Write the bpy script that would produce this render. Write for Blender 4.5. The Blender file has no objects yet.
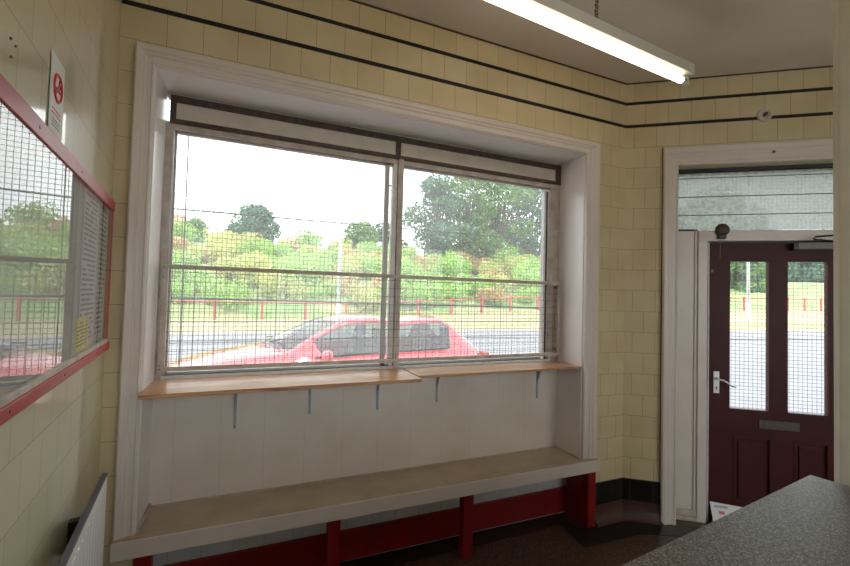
import bpy, bmesh, math, random
from mathutils import Vector, Matrix, noise
random.seed(7)
sc = bpy.context.scene
C = sc.collection
R = math.radians

# ---------------------------------------------------------------- camera, world, exposure
cam_d = bpy.data.cameras.new('camera'); cam = bpy.data.objects.new('camera', cam_d); C.objects.link(cam)
cam_d.sensor_width = 36.0; cam_d.lens = 415.0 / 850.0 * 36.0
cam_d.clip_start = 0.03; cam_d.clip_end = 600
YAW, PITCH, ROLL = R(23.0065), R(1.7108), R(1.4895)
Fv = Vector((math.sin(YAW)*math.cos(PITCH), math.cos(YAW)*math.cos(PITCH), math.sin(PITCH)))
rv = Vector((math.cos(YAW), -math.sin(YAW), 0)); uv = rv.cross(Fv)
r2 = rv*math.cos(ROLL) + uv*math.sin(ROLL); u2 = -rv*math.sin(ROLL) + uv*math.cos(ROLL)
cam.matrix_world = Matrix(((r2.x, u2.x, -Fv.x, -2.56932), (r2.y, u2.y, -Fv.y, -2.25856), (r2.z, u2.z, -Fv.z, 1.58), (0, 0, 0, 1)))
sc.camera = cam

w = bpy.data.worlds.new('world'); sc.world = w; w.use_nodes = True
nt = w.node_tree; nt.nodes.clear()
wo = nt.nodes.new('ShaderNodeOutputWorld'); bg = nt.nodes.new('ShaderNodeBackground')
tc = nt.nodes.new('ShaderNodeTexCoord'); nz = nt.nodes.new('ShaderNodeTexNoise'); cr = nt.nodes.new('ShaderNodeValToRGB')
mp = nt.nodes.new('ShaderNodeMapping'); mp.inputs['Scale'].default_value = (1, 1, 2.6)
nz.inputs['Scale'].default_value = 2.2; nz.inputs['Detail'].default_value = 5
cr.color_ramp.elements[0].position = 0.38; cr.color_ramp.elements[0].color = (0.84, 0.91, 1.0, 1)
cr.color_ramp.elements[1].position = 0.62; cr.color_ramp.elements[1].color = (1.0, 0.99, 0.97, 1)
nt.links.new(tc.outputs['Generated'], mp.inputs['Vector']); nt.links.new(mp.outputs[0], nz.inputs['Vector'])
nt.links.new(nz.outputs['Fac'], cr.inputs['Fac']); nt.links.new(cr.outputs['Color'], bg.inputs['Color'])
SKY = 3.0
bg.inputs['Strength'].default_value = SKY
nt.links.new(bg.outputs[0], wo.inputs['Surface'])
sun_d = bpy.data.lights.new('sun', 'SUN'); sun = bpy.data.objects.new('sun', sun_d); C.objects.link(sun)
sun_d.energy = 3.4; sun_d.angle = R(8); sun_d.color = (1, 0.96, 0.88)
sun.rotation_euler = (R(34), R(-16), 0)      # high, behind the building, thin cloud
TUBE = 3.9
sc.view_settings.view_transform = 'Standard'; sc.view_settings.look = 'None'
sc.view_settings.gamma = 1.0; sc.view_settings.use_curve_mapping = False
sc.view_settings.exposure = 0.38
sc.cycles.use_denoising = True
sc.cycles.max_bounces = 10; sc.cycles.diffuse_bounces = 5; sc.cycles.transparent_max_bounces = 24
sc.cycles.sample_clamp_indirect = 8.0

# ---------------------------------------------------------------- constants measured from the room
T = 0.1524; ZR0 = 2.7218; CEIL = 3.212; ADO = R(36.7716); ALW = R(83.7493); XL = -3.1465
OPX0, OPX1, HEAD, YW = -3.004, -0.396, 2.615, 0.25

# ---------------------------------------------------------------- materials
def mat(name):
    m = bpy.data.materials.new(name); m.use_nodes = True
    n = m.node_tree; b = n.nodes['Principled BSDF']
    return m, n, b
def lk(n, a, b): n.links.new(a, b)
def simple(name, col, rough=0.5, metal=0.0, var=0.0, scale=8.0, bump=0.0, spec=0.5, coat=0.0, coords='Object', col2=None, stretch=None):
    m, n, b = mat(name)
    b.inputs['Base Color'].default_value = (*col, 1); b.inputs['Roughness'].default_value = rough
    b.inputs['Metallic'].default_value = metal; b.inputs['Specular IOR Level'].default_value = spec
    b.inputs['Coat Weight'].default_value = coat; b.inputs['Coat Roughness'].default_value = 0.08
    t = n.nodes.new('ShaderNodeTexCoord'); z = n.nodes.new('ShaderNodeTexNoise'); z.inputs['Scale'].default_value = scale; z.inputs['Detail'].default_value = 6
    src = t.outputs[coords]
    if stretch:
        q = n.nodes.new('ShaderNodeMapping'); q.inputs['Scale'].default_value = stretch; lk(n, src, q.inputs['Vector']); src = q.outputs[0]
    lk(n, src, z.inputs['Vector'])
    if var > 0 or col2:
        r = n.nodes.new('ShaderNodeValToRGB'); c2 = col2 or tuple(max(0, c*(1-var)) for c in col)
        r.color_ramp.elements[0].position = 0.35; r.color_ramp.elements[1].position = 0.65
        r.color_ramp.elements[0].color = (*c2, 1); r.color_ramp.elements[1].color = (*col, 1)
        lk(n, z.outputs['Fac'], r.inputs['Fac']); lk(n, r.outputs['Color'], b.inputs['Base Color'])
    if bump > 0:
        u = n.nodes.new('ShaderNodeBump'); u.inputs['Strength'].default_value = bump; u.inputs['Distance'].default_value = 0.01
        lk(n, z.outputs['Fac'], u.inputs['Height']); lk(n, u.outputs[0], b.inputs['Normal'])
    return m
def tile_mat(name, c1, c2, grout, rough, phase=0.0, rowz=ZR0, size=(T, T), mortar=0.0011, coat=0.0, bands=True, wobble=0.0, stain=0.0, clampu=None):
    """square tiles in stretcher bond, driven by UV in metres (u along the wall, v height)"""
    m, n, b = mat(name)
    uvn = n.nodes.new('ShaderNodeUVMap'); sep = n.nodes.new('ShaderNodeSeparateXYZ'); lk(n, uvn.outputs[0], sep.inputs[0])
    def mth(op, a, bb):
        k = n.nodes.new('ShaderNodeMath'); k.operation = op
        for i, v in enumerate((a, bb)):
            if hasattr(v, 'links'): lk(n, v, k.inputs[i])
            else: k.inputs[i].default_value = v
        return k.outputs[0]
    u = mth('SUBTRACT', mth('MAXIMUM', sep.outputs['X'], clampu) if clampu is not None else sep.outputs['X'], phase); v = mth('SUBTRACT', sep.outputs['Y'], rowz)
    if bands:
        v = mth('SUBTRACT', v, mth('MULTIPLY', mth('GREATER_THAN', sep.outputs['Y'], 2.886), 0.022))
        v = mth('SUBTRACT', v, mth('MULTIPLY', mth('GREATER_THAN', sep.outputs['Y'], 3.057), 0.020))
    u = mth('ADD', u, size[0]*40); v = mth('ADD', v, size[1]*41)
    cmb = n.nodes.new('ShaderNodeCombineXYZ'); lk(n, u, cmb.inputs[0]); lk(n, v, cmb.inputs[1])
    br = n.nodes.new('ShaderNodeTexBrick'); lk(n, cmb.outputs[0], br.inputs['Vector'])
    br.offset = 0.5; br.offset_frequency = 2; br.squash = 1
    br.inputs['Scale'].default_value = 1; br.inputs['Mortar Size'].default_value = mortar; br.inputs['Mortar Smooth'].default_value = 0.3
    br.inputs['Brick Width'].default_value = size[0]; br.inputs['Row Height'].default_value = size[1]; br.inputs['Bias'].default_value = 0
    br.inputs['Color1'].default_value = (*c1, 1); br.inputs['Color2'].default_value = (*c2, 1); br.inputs['Mortar'].default_value = (*grout, 1)
    b.inputs['Roughness'].default_value = rough; b.inputs['Coat Weight'].default_value = coat; b.inputs['Coat Roughness'].default_value = 0.03
    z = n.nodes.new('ShaderNodeTexNoise'); z.inputs['Scale'].default_value = 3.5; z.inputs['Detail'].default_value = 4; lk(n, cmb.outputs[0], z.inputs['Vector'])
    col = br.outputs['Color']
    if stain:
        mx = n.nodes.new('ShaderNodeMix'); mx.data_type = 'RGBA'; mx.blend_type = 'MULTIPLY'
        rr = n.nodes.new('ShaderNodeValToRGB'); rr.color_ramp.elements[0].position = 0.3; rr.color_ramp.elements[1].position = 0.6
        rr.color_ramp.elements[0].color = (0.82, 0.78, 0.68, 1); rr.color_ramp.elements[1].color = (1, 1, 1, 1)
        lk(n, z.outputs['Fac'], rr.inputs['Fac']); mx.inputs[0].default_value = stain
        lk(n, col, mx.inputs[6]); lk(n, rr.outputs[0], mx.inputs[7]); col = mx.outputs[2]
    lk(n, col, b.inputs['Base Color'])
    bp = n.nodes.new('ShaderNodeBump'); bp.inputs['Strength'].default_value = 0.35; bp.inputs['Distance'].default_value = 0.0015; bp.invert = True
    lk(n, br.outputs['Fac'], bp.inputs['Height'])
    last = bp
    if wobble:
        b2 = n.nodes.new('ShaderNodeBump'); b2.inputs['Strength'].default_value = wobble; b2.inputs['Distance'].default_value = 0.004
        lk(n, z.outputs['Fac'], b2.inputs['Height']); lk(n, bp.outputs[0], b2.inputs['Normal']); last = b2
    lk(n, last.outputs[0], b.inputs['Normal'])
    return m
X0T = -3.1185
M = {}
M['tile_front'] = tile_mat('cream_tile_front', (0.70, 0.60, 0.39), (0.66, 0.56, 0.36), (0.20, 0.14, 0.09), 0.28, X0T, stain=0.6, clampu=X0T+0.004)
M['tile_door'] = tile_mat('cream_tile_door', (0.70, 0.60, 0.39), (0.66, 0.56, 0.36), (0.20, 0.14, 0.09), 0.28, 0.056 , stain=0.6)
M['tile_left'] = tile_mat('cream_tile_left', (0.68, 0.63, 0.43), (0.65, 0.60, 0.41), (0.25, 0.21, 0.13), 0.30, 0.0276, coat=0.85, wobble=0.10, stain=0.25)
M['tile_room'] = tile_mat('cream_tile_room', (0.64, 0.55, 0.34), (0.60, 0.51, 0.31), (0.20, 0.14, 0.09), 0.3, 0.0)
M['black_tile'] = tile_mat('black_tile', (0.006, 0.006, 0.007), (0.009, 0.009, 0.010), (0.10, 0.09, 0.08), 0.16, 0.05, 0.13, (T, T), bands=False)
M['painted_tile'] = tile_mat('white_painted_tile', (0.79, 0.72, 0.67), (0.78, 0.71, 0.66), (0.60, 0.54, 0.50), 0.5, -2.9, 0.35, (0.22, 1.6), 0.001, bands=False, stain=0.5)
M['white_tile'] = tile_mat('white_tile_under_bench', (0.70, 0.71, 0.72), (0.66, 0.67, 0.69), (0.3, 0.29, 0.28), 0.3, -2.9, 0.19, (T, T), 0.0012, bands=False)
M['black_band'] = simple('black_band_tile', (0.006, 0.006, 0.006), 0.5)
M['ceiling'] = simple('ceiling_plaster', (0.78, 0.72, 0.66), 0.8, var=0.10, scale=1.6, bump=0.25)
M['white'] = simple('white_gloss_paint', (0.74, 0.67, 0.63), 0.3, var=0.06, scale=5, bump=0.05)
M['reveal'] = simple('white_reveal_paint', (0.84, 0.80, 0.79), 0.22, var=0.05, scale=3, bump=0.04)
M['sash'] = simple('aged_cream_sash_paint', (0.58, 0.53, 0.48), 0.45, scale=14, col2=(0.42, 0.36, 0.31), bump=0.15)
M['sash_white'] = simple('white_sash_paint', (0.74, 0.73, 0.72), 0.4, var=0.15, scale=20, bump=0.1)
M['panel_cream'] = simple('cream_blank_panel', (0.62, 0.57, 0.50), 0.5, var=0.12, scale=9)
M['dark_wood'] = simple('dark_stained_beading', (0.045, 0.028, 0.022), 0.6, scale=25, col2=(0.085, 0.058, 0.045), bump=0.6)
M['steel'] = simple('grey_steel', (0.15, 0.15, 0.16), 0.5, 0.2)
M['galv'] = simple('galvanised_casement', (0.42, 0.42, 0.42), 0.45, 0.3)
M['wire'] = simple('dull_wire', (0.16, 0.15, 0.145), 0.5, 0.1)
M['wire_red'] = simple('rusty_wire', (0.16, 0.09, 0.085), 0.5, 0.2)
M['wire_cream'] = simple('cream_painted_wire', (0.45, 0.41, 0.38), 0.5)
M['maroon'] = simple('maroon_gloss_paint', (0.060, 0.010, 0.009), 0.45, var=0.2, scale=6, spec=0.22)
M['red'] = simple('red_gloss_paint', (0.28, 0.008, 0.010), 0.35, scale=7, col2=(0.20, 0.006, 0.008))
M['red_frame'] = simple('worn_red_paint', (0.46, 0.022, 0.035), 0.4, scale=16, col2=(0.40, 0.08, 0.09), stretch=(0.25, 1, 1))
M['bench_top'] = simple('cream_bench_paint', (0.56, 0.47, 0.36), 0.45, scale=5, col2=(0.45, 0.36, 0.26), bump=0.08)
M['black'] = simple('black_plastic', (0.015, 0.014, 0.013), 0.4)
M['brown_bell'] = simple('brown_bakelite', (0.055, 0.040, 0.028), 0.5)
M['brass'] = simple('dull_brass', (0.20, 0.16, 0.11), 0.5, 0.6)
M['chrome'] = simple('brushed_aluminium', (0.80, 0.80, 0.80), 0.4, 0.25)
M['closer'] = simple('grey_enamel', (0.19, 0.185, 0.175), 0.45)
M['bracket'] = simple('blue_grey_bracket', (0.36, 0.43, 0.50), 0.45, 0.1)
M['pillar'] = simple('stone_painted_plaster', (0.52, 0.47, 0.37), 0.55, var=0.12, scale=6, bump=0.15)
M['radiator'] = simple('white_radiator_enamel', (0.72, 0.71, 0.69), 0.35)
M['radiator_top'] = simple('dark_radiator_grille', (0.06, 0.055, 0.065), 0.5)
M['lamp_body'] = simple('white_lamp_enamel', (0.72, 0.72, 0.68), 0.3)
M['paper'] = simple('white_paper', (0.80, 0.80, 0.80), 0.6)
M['terracotta'] = simple('dull_red_cove', (0.075, 0.032, 0.028), 0.3, scale=30, col2=(0.05, 0.025, 0.022))
M['stain'] = simple('rust_plug', (0.18, 0.07, 0.02), 0.7)

def wood():
    m, n, b = mat('varnished_pine')
    t = n.nodes.new('ShaderNodeTexCoord'); q = n.nodes.new('ShaderNodeMapping'); q.inputs['Scale'].default_value = (0.7, 9, 9)
    lk(n, t.outputs['Object'], q.inputs['Vector'])
    z = n.nodes.new('ShaderNodeTexNoise'); z.inputs['Scale'].default_value = 5; z.inputs['Detail'].default_value = 8; z.inputs['Distortion'].default_value = 1.2
    lk(n, q.outputs[0], z.inputs['Vector']); r = n.nodes.new('ShaderNodeValToRGB')
    r.color_ramp.elements[0].position = 0.3; r.color_ramp.elements[0].color = (0.30, 0.13, 0.06, 1)
    r.color_ramp.elements[1].position = 0.7; r.color_ramp.elements[1].color = (0.68, 0.40, 0.22, 1)
    lk(n, z.outputs['Fac'], r.inputs['Fac']); lk(n, r.outputs[0], b.inputs['Base Color']); b.inputs['Roughness'].default_value = 0.28
    return m
M['wood'] = wood()
def speckle(name, ca, cb, cc, scale, rough):
    m, n, b = mat(name)
    t = n.nodes.new('ShaderNodeTexCoord'); v = n.nodes.new('ShaderNodeTexVoronoi'); v.inputs['Scale'].default_value = scale
    lk(n, t.outputs['Object'], v.inputs['Vector']); s = n.nodes.new('ShaderNodeSeparateColor'); lk(n, v.outputs['Color'], s.inputs[0])
    r = n.nodes.new('ShaderNodeValToRGB'); e = r.color_ramp.elements
    e[0].position = 0.0; e[0].color = (*ca, 1); e[1].position = 1.0; e[1].color = (*cc, 1); k = e.new(0.5); k.color = (*cb, 1)
    lk(n, s.outputs[0], r.inputs['Fac']); lk(n, r.outputs[0], b.inputs['Base Color']); b.inputs['Roughness'].default_value = rough
    return m
M['counter'] = speckle('speckled_grey_laminate', (0.030, 0.027, 0.024), (0.10, 0.095, 0.088), (0.28, 0.27, 0.25), 300, 0.4)
M['terrazzo'] = speckle('brown_terrazzo', (0.030, 0.018, 0.013), (0.075, 0.045, 0.033), (0.15, 0.10, 0.075), 130, 0.35)
M['black_floor'] = speckle('black_terrazzo', (0.008, 0.008, 0.008), (0.014, 0.014, 0.013), (0.03, 0.028, 0.026), 150, 0.3)

def glass(name, dcol=(0.9, 0.92, 0.95), dirt_sheen=0.04, rough=0.0, ior=1.5, tint=(0.95, 0.97, 0.96), nscale=1.8):
    m, n, b = mat(name); n.nodes.remove(b); out = n.nodes['Material Output']
    tr = n.nodes.new('ShaderNodeBsdfTransparent'); tr.inputs[0].default_value = (*tint, 1)
    gl = n.nodes.new('ShaderNodeBsdfGlossy'); gl.inputs['Roughness'].default_value = rough
    fr0 = n.nodes.new('ShaderNodeFresnel'); fr0.inputs[0].default_value = ior
    ge = n.nodes.new('ShaderNodeNewGeometry'); fr = n.nodes.new('ShaderNodeMath'); fr.operation = 'MULTIPLY'; iv = n.nodes.new('ShaderNodeMath'); iv.operation = 'SUBTRACT'
    iv.inputs[0].default_value = 1.0; lk(n, ge.outputs['Backfacing'], iv.inputs[1]); lk(n, fr0.outputs[0], fr.inputs[0]); lk(n, iv.outputs[0], fr.inputs[1])
    m1 = n.nodes.new('ShaderNodeMixShader'); lk(n, fr.outputs[0], m1.inputs[0]); lk(n, tr.outputs[0], m1.inputs[1]); lk(n, gl.outputs[0], m1.inputs[2])
    if dirt_sheen:
        tl = n.nodes.new('ShaderNodeBsdfTranslucent'); tl.inputs[0].default_value = (*dcol, 1)
        m2 = n.nodes.new('ShaderNodeMixShader')
        t = n.nodes.new('ShaderNodeTexCoord'); z = n.nodes.new('ShaderNodeTexNoise'); z.inputs['Scale'].default_value = nscale; z.inputs['Detail'].default_value = 5
        lk(n, t.outputs['Object'], z.inputs['Vector']); q = n.nodes.new('ShaderNodeMapRange')
        q.inputs['From Min'].default_value = 0.3; q.inputs['From Max'].default_value = 0.7; q.inputs['To Min'].default_value = dirt_sheen*0.7; q.inputs['To Max'].default_value = dirt_sheen*1.3
        lk(n, z.outputs['Fac'], q.inputs['Value']); lk(n, q.outputs[0], m2.inputs[0]); lk(n, m1.outputs[0], m2.inputs[1]); lk(n, tl.outputs[0], m2.inputs[2]); m1 = m2
    lk(n, m1.outputs[0], out.inputs['Surface'])
    return m
M['glass'] = glass('window_glass', dirt_sheen=0.075)
M['door_glass'] = glass('door_glass', dirt_sheen=0.02)
M['board_glass'] = glass('notice_board_glass', dirt_sheen=0.0, ior=2.1, tint=(0.97, 0.97, 0.97))
M['frosted'] = glass('textured_transom_glass', dcol=(0.60, 0.63, 0.60), dirt_sheen=0.5, rough=0.25, tint=(0.42, 0.44, 0.43), nscale=45)
M['car_glass'] = glass('car_glass', dirt_sheen=0.0, tint=(0.45, 0.50, 0.50), ior=1.9)
M['car_screen'] = glass('car_windscreen', dirt_sheen=0.35, tint=(0.6, 0.66, 0.66), ior=1.9)  # pale translucent film paints the sky's reflection into the windscreen

def emit(name, col, s):
    m, n, b = mat(name); b.inputs['Base Color'].default_value = (*col, 1)
    b.inputs['Emission Color'].default_value = (*col, 1); b.inputs['Emission Strength'].default_value = s; return m
M['tube'] = emit('lit_fluorescent_tube', (1.0, 0.82, 0.60), TUBE)
M['tube_other'] = M['tube']

# ---------------------------------------------------------------- helpers
class MB:
    def __init__(s): s.bm = bmesh.new()
    def box(s, x0, x1, y0, y1, z0, z1):
        v = [s.bm.verts.new((x, y, z)) for z in (z0, z1) for y in (y0, y1) for x in (x0, x1)]
        for f in ((0, 2, 3, 1), (4, 5, 7, 6), (0, 1, 5, 4), (2, 6, 7, 3), (0, 4, 6, 2), (1, 3, 7, 5)): s.bm.faces.new([v[i] for i in f])
        return s
    def rod(s, p, q, r, n=6, caps=True, r1=None):
        p = Vector(p); q = Vector(q); d = (q-p).normalized(); a = d.orthogonal().normalized(); b = d.cross(a); r1 = r if r1 is None else r1
        A = [s.bm.verts.new(p + (a*math.cos(t)+b*math.sin(t))*r) for t in [2*math.pi*i/n+math.pi/n for i in range(n)]]
        B = [s.bm.verts.new(q + (a*math.cos(t)+b*math.sin(t))*r1) for t in [2*math.pi*i/n+math.pi/n for i in range(n)]]
        for i in range(n): f = s.bm.faces.new((A[i], A[(i+1) % n], B[(i+1) % n], B[i])); f.smooth = n > 7
        if caps: s.bm.faces.new(A[::-1]); s.bm.faces.new(B)
        return s
    def path(s, pts, r, n=8):
        for a, b in zip(pts, pts[1:]): s.rod(a, b, r, n)
        return s
    def prism(s, poly, ax, a0, a1):
        """extrude 2-d polygon along axis ax (0,1,2)"""
        def P(u, v, w): return ((w, u, v), (u, w, v), (u, v, w))[ax]
        A = [s.bm.verts.new(P(u, v, a0)) for u, v in poly]; B = [s.bm.verts.new(P(u, v, a1)) for u, v in poly]; k = len(poly)
        for i in range(k): s.bm.faces.new((A[i], A[(i+1) % k], B[(i+1) % k], B[i]))
        s.bm.faces.new(A[::-1]); s.bm.faces.new(B); return s
    def torus(s, c, R0, r, axis='y', n=16, k=6, a0=0, a1=2*math.pi, scale=(1, 1)):
        c = Vector(c); rings = []; full = abs(a1-a0-2*math.pi) < 1e-6
        N = n if full else n+1
        for i in range(N):
            t = a0+(a1-a0)*i/n; d = (math.cos(t)*scale[0], math.sin(t)*scale[1])
            ring = []
            for j in range(k):
                p = 2*math.pi*j/k; rr = R0 + r*math.cos(p); h = r*math.sin(p)
                u, v = d[0]*rr, d[1]*rr
                o = {'y': (u, h, v), 'x': (h, u, v), 'z': (u, v, h)}[axis]
                ring.append(s.bm.verts.new(c+Vector(o)))
            rings.append(ring)
        for i in range(n):
            A = rings[i]; B = rings[(i+1) % N]
            for j in range(k): f = s.bm.faces.new((A[j], A[(j+1) % k], B[(j+1) % k], B[j])); f.smooth = True
        return s
    def disc(s, c, r, h, axis='y', n=24, prof=None):
        """lathe about an axis: prof list of (radius, along)"""
        prof = prof or [(r, 0), (r, h*0.7), (r*0.8, h), (0.0001, h)]
        c = Vector(c); rings = []
        for rr, t in prof:
            ring = []
            for i in range(n):
                a = 2*math.pi*i/n; u, v = math.cos(a)*rr, math.sin(a)*rr
                ring.append(s.bm.verts.new(c+Vector({'y': (u, t, v), 'x': (t, u, v), 'z': (u, v, t)}[axis])))
            rings.append(ring)
        for A, B in zip(rings, rings[1:]):
            for i in range(n): f = s.bm.faces.new((A[i], A[(i+1) % n], B[(i+1) % n], B[i])); f.smooth = True
        s.bm.faces.new(rings[0][::-1]); s.bm.faces.new(rings[-1])
        return s
    def build(s, name, m, parent=None, bevel=0.0, uvf=None, smooth=False):
        bmesh.ops.recalc_face_normals(s.bm, faces=s.bm.faces)
        if uvf:
            L = s.bm.loops.layers.uv.new('UVMap')
            for f in s.bm.faces:
                for l in f.loops: l[L].uv = uvf(l.vert.co, f.normal)
        me = bpy.data.meshes.new(name); s.bm.to_mesh(me); s.bm.free()
        o = bpy.data.objects.new(name, me); C.objects.link(o)
        for mm in (m if isinstance(m, (list, tuple)) else [m]): me.materials.append(mm)
        if smooth:
            for p in me.polygons: p.use_smooth = True
        if parent is not None: o.parent = parent
        if bevel:
            b = o.modifiers.new('bevel', 'BEVEL'); b.width = bevel; b.segments = 2; b.limit_method = 'ANGLE'
        return o
def empty(name, loc=(0, 0, 0), rz=0.0):
    o = bpy.data.objects.new(name, None); C.objects.link(o); o.location = loc; o.rotation_euler = (0, 0, rz); o.empty_display_size = 0.1; return o
def tag(o, label, cat, group=None, kind=None):
    o['label'] = label; o['category'] = cat
    if group: o['group'] = group
    if kind: o['kind'] = kind
    return o
def struct(o, label=None, cat=None):
    o['kind'] = 'structure'
    if label: o['label'] = label; o['category'] = cat
    return o
def place(o, loc, rz): o.location = loc; o.rotation_euler = (0, 0, rz); return o
DOOR = ((0, 0, 0), -ADO)          # local x runs along the door wall, local y points outdoors
LEFT = ((XL, 0, 0), -ALW)         # local x runs from the corner into the room, local y points into the room
cA, sA = math.cos(ADO), math.sin(ADO)
def dpt(s, o, z=0): return (s*cA + o*sA, -s*sA + o*cA, z)
UVF = lambda co, nn: ((co.x, co.z) if abs(nn.z) < 0.5 else (co.x, co.y)) if abs(nn.x) < 0.7 else (co.y, co.z)

# wall slab with rectangular holes: local x along, y thickness, z up
def wall(name, m, x0, x1, z0, z1, y0, y1, holes, loc=(0, 0, 0), rz=0, label=None):
    xs = sorted({x0, x1, *[h[0] for h in holes], *[h[1] for h in holes]}); zs = sorted({z0, z1, *[h[2] for h in holes], *[h[3] for h in holes]})
    b = MB()
    def hole(i, j):
        if i < 0 or j < 0 or i >= len(xs)-1 or j >= len(zs)-1: return True
        cx = (xs[i]+xs[i+1])/2; cz = (zs[j]+zs[j+1])/2
        return any(h[0] < cx < h[1] and h[2] < cz < h[3] for h in holes)
    V = {}
    def vt(x, y, z):
        k = (round(x, 5), round(y, 5), round(z, 5))
        if k not in V: V[k] = b.bm.verts.new(k)
        return V[k]
    for i in range(len(xs)-1):
        for j in range(len(zs)-1):
            if hole(i, j): continue
            a, c, d, e = xs[i], xs[i+1], zs[j], zs[j+1]
            b.bm.faces.new((vt(a, y0, d), vt(c, y0, d), vt(c, y0, e), vt(a, y0, e)))
            b.bm.faces.new((vt(a, y1, d), vt(a, y1, e), vt(c, y1, e), vt(c, y1, d)))
            if hole(i-1, j): b.bm.faces.new((vt(a, y0, d), vt(a, y0, e), vt(a, y1, e), vt(a, y1, d)))
            if hole(i+1, j): b.bm.faces.new((vt(c, y0, d), vt(c, y1, d), vt(c, y1, e), vt(c, y0, e)))
            if hole(i, j-1): b.bm.faces.new((vt(a, y0, d), vt(a, y1, d), vt(c, y1, d), vt(c, y0, d)))
            if hole(i, j+1): b.bm.faces.new((vt(a, y0, e), vt(c, y0, e), vt(c, y1, e), vt(a, y1, e)))
    o = b.build(name, m, uvf=UVF); place(o, loc, rz); struct(o); return o

# ================================================================= STRUCTURE
# walls
wall('wall_front', M['tile_front'], XL, 0.0, 0, CEIL, 0, 0.32, [(OPX0, OPX1, 0.42, HEAD), (OPX0, -0.340, 0, 0.42)])
DO0, DO1, DH = 0.35, 1.64, 2.572
wall('wall_right', M['tile_door'], 0, 2.30, 0, CEIL, 0, 0.30, [(DO0, DO1, 0, DH)], *DOOR)
wall('wall_left', M['tile_left'], -0.35, 4.6, 0, CEIL, -0.25, 0, [], *LEFT)
p1 = Vector(dpt(2.3, 0)); YB = -4.55
xlb = XL + 4.55/math.sin(ALW)*math.cos(ALW)
b = MB(); b.box(p1.x, p1.x+0.2, YB, p1.y+0.12, 0, CEIL); struct(b.build('wall_side', M['tile_room'], uvf=UVF))
RW = (-2.2, 1.5, 0.75, 2.55)
wall('wall_rear', M['tile_room'], xlb-0.3, p1.x+0.2, 0, CEIL, YB-0.2, YB, [RW])
w2 = empty('added_fill_window', (0, 0, 0)); struct(w2)  # window and its opening added behind the camera, daylight fill for the room
b = MB(); fy0, fy1 = YB-0.14, YB-0.08
for a_ in ((RW[0], RW[1], RW[2], RW[2]+0.05), (RW[0], RW[1], RW[3]-0.05, RW[3]), (RW[0], RW[0]+0.05, RW[2]+0.05, RW[3]-0.05), (RW[1]-0.05, RW[1], RW[2]+0.05, RW[3]-0.05), (-0.38, -0.32, RW[2]+0.05, RW[3]-0.05)): b.box(a_[0], a_[1], fy0, fy1, a_[2], a_[3])
b.build('fill_window_frame', M['white'], w2)
for a_ in ((RW[0]+0.05, -0.38), (-0.32, RW[1]-0.05)):
    b = MB(); b.box(a_[0], a_[1], YB-0.112, YB-0.108, RW[2]+0.05, RW[3]-0.05); b.build('pane', M['door_glass'], w2)
b = MB(); b.box(-30, 30, -40, YB-0.2, -0.2, -0.1); struct(b.build('yard', simple('pale_yard_concrete', (0.35, 0.34, 0.32), 0.9, var=0.1)))
# floor and ceiling plates
def plate(name, poly, z0, z1, m):
    b = MB(); b.prism(poly, 2, z0, z1); return struct(b.build(name, m))
q0 = dpt(2.3, 0.28)
outline = [(xlb-0.2, YB-0.1), (p1.x+0.1, YB-0.1), (p1.x+0.1, q0[1]), (q0[0]-0.05, q0[1]), (0.16, 0.31), (XL-0.05, 0.31)]
fl = plate('floor', outline, -0.12, 0.0, M['terrazzo'])
plate('ceiling', outline, CEIL, CEIL+0.15, M['ceiling'])
# black terrazzo border set in the floor
b = MB()
e = dpt(0.35, 0); f_ = dpt(2.2, 0); g = dpt(2.2, -0.2); h = dpt(0.30, -0.17)
b.prism([(-0.50, 0.0), (0, 0), (e[0], e[1]), (f_[0], f_[1]), (g[0], g[1]), (h[0], h[1]), (-0.06, -0.215), (-0.545, -0.20), (-0.51, 0.07), (-2.95, 0.07), (-2.95, 0.20), (-0.42, 0.20), (-0.42, 0.0)], 2, 0.0, 0.003)
struct(b.build('floor_border', M['black_floor']))
# picture bands
for k, z in enumerate((2.8857, 3.0575)):
    h2 = 0.0105
    b = MB(); b.box(XL, 0, -0.0025, 0.001, z-h2, z+h2); struct(b.build('trim_%d' % (k+1), M['black_band']))
    b = MB(); b.box(0, 2.3, -0.0025, 0.001, z-h2, z+h2); struct(place(b.build('trim_%d' % (k+3), M['black_band']), *DOOR))
b = MB(); b.box(XL, 0, -0.008, 0.0, CEIL-0.007, CEIL); struct(b.build('trim_5', M['dark_wood']))
b = MB(); b.box(0, 2.3, -0.008, 0.0, CEIL-0.007, CEIL); struct(place(b.build('trim_6', M['dark_wood']), *DOOR))
# dado: black tile plus cove
def cove(b, x0, x1):
    n = 8; pts = [(0.0, 0.0), (0.0, 0.13)]
    for i in range(n+1):
        t = math.pi/2*i/n; pts.append((-0.06*(1-math.cos(t)) - 0.004, 0.13*(1-math.sin(t))))
    A = [b.bm.verts.new((x0, y, z)) for y, z in pts]; B = [b.bm.verts.new((x1, y, z)) for y, z in pts]; k = len(pts)
    for i in range(k): b.bm.faces.new((A[i], A[(i+1) % k], B[(i+1) % k], B[i]))
    b.bm.faces.new(A[::-1]); b.bm.faces.new(B)
b = MB(); b.box(-0.275, 0, -0.006, 0, 0.13, 0.283); struct(b.build('baseboard_front', M['black_tile'], uvf=UVF))
b = MB(); cove(b, -0.275, 0.0); struct(b.build('baseboard_cove_front', M['terracotta']))
b = MB(); b.box(0, 0.262, -0.006, 0, 0.13, 0.283); struct(place(b.build('baseboard_right', M['black_tile'], uvf=UVF), *DOOR))
b = MB(); cove(b, 0.0, 0.262); struct(place(b.build('baseboard_cove_right', M['terracotta']), *DOOR))

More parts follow.
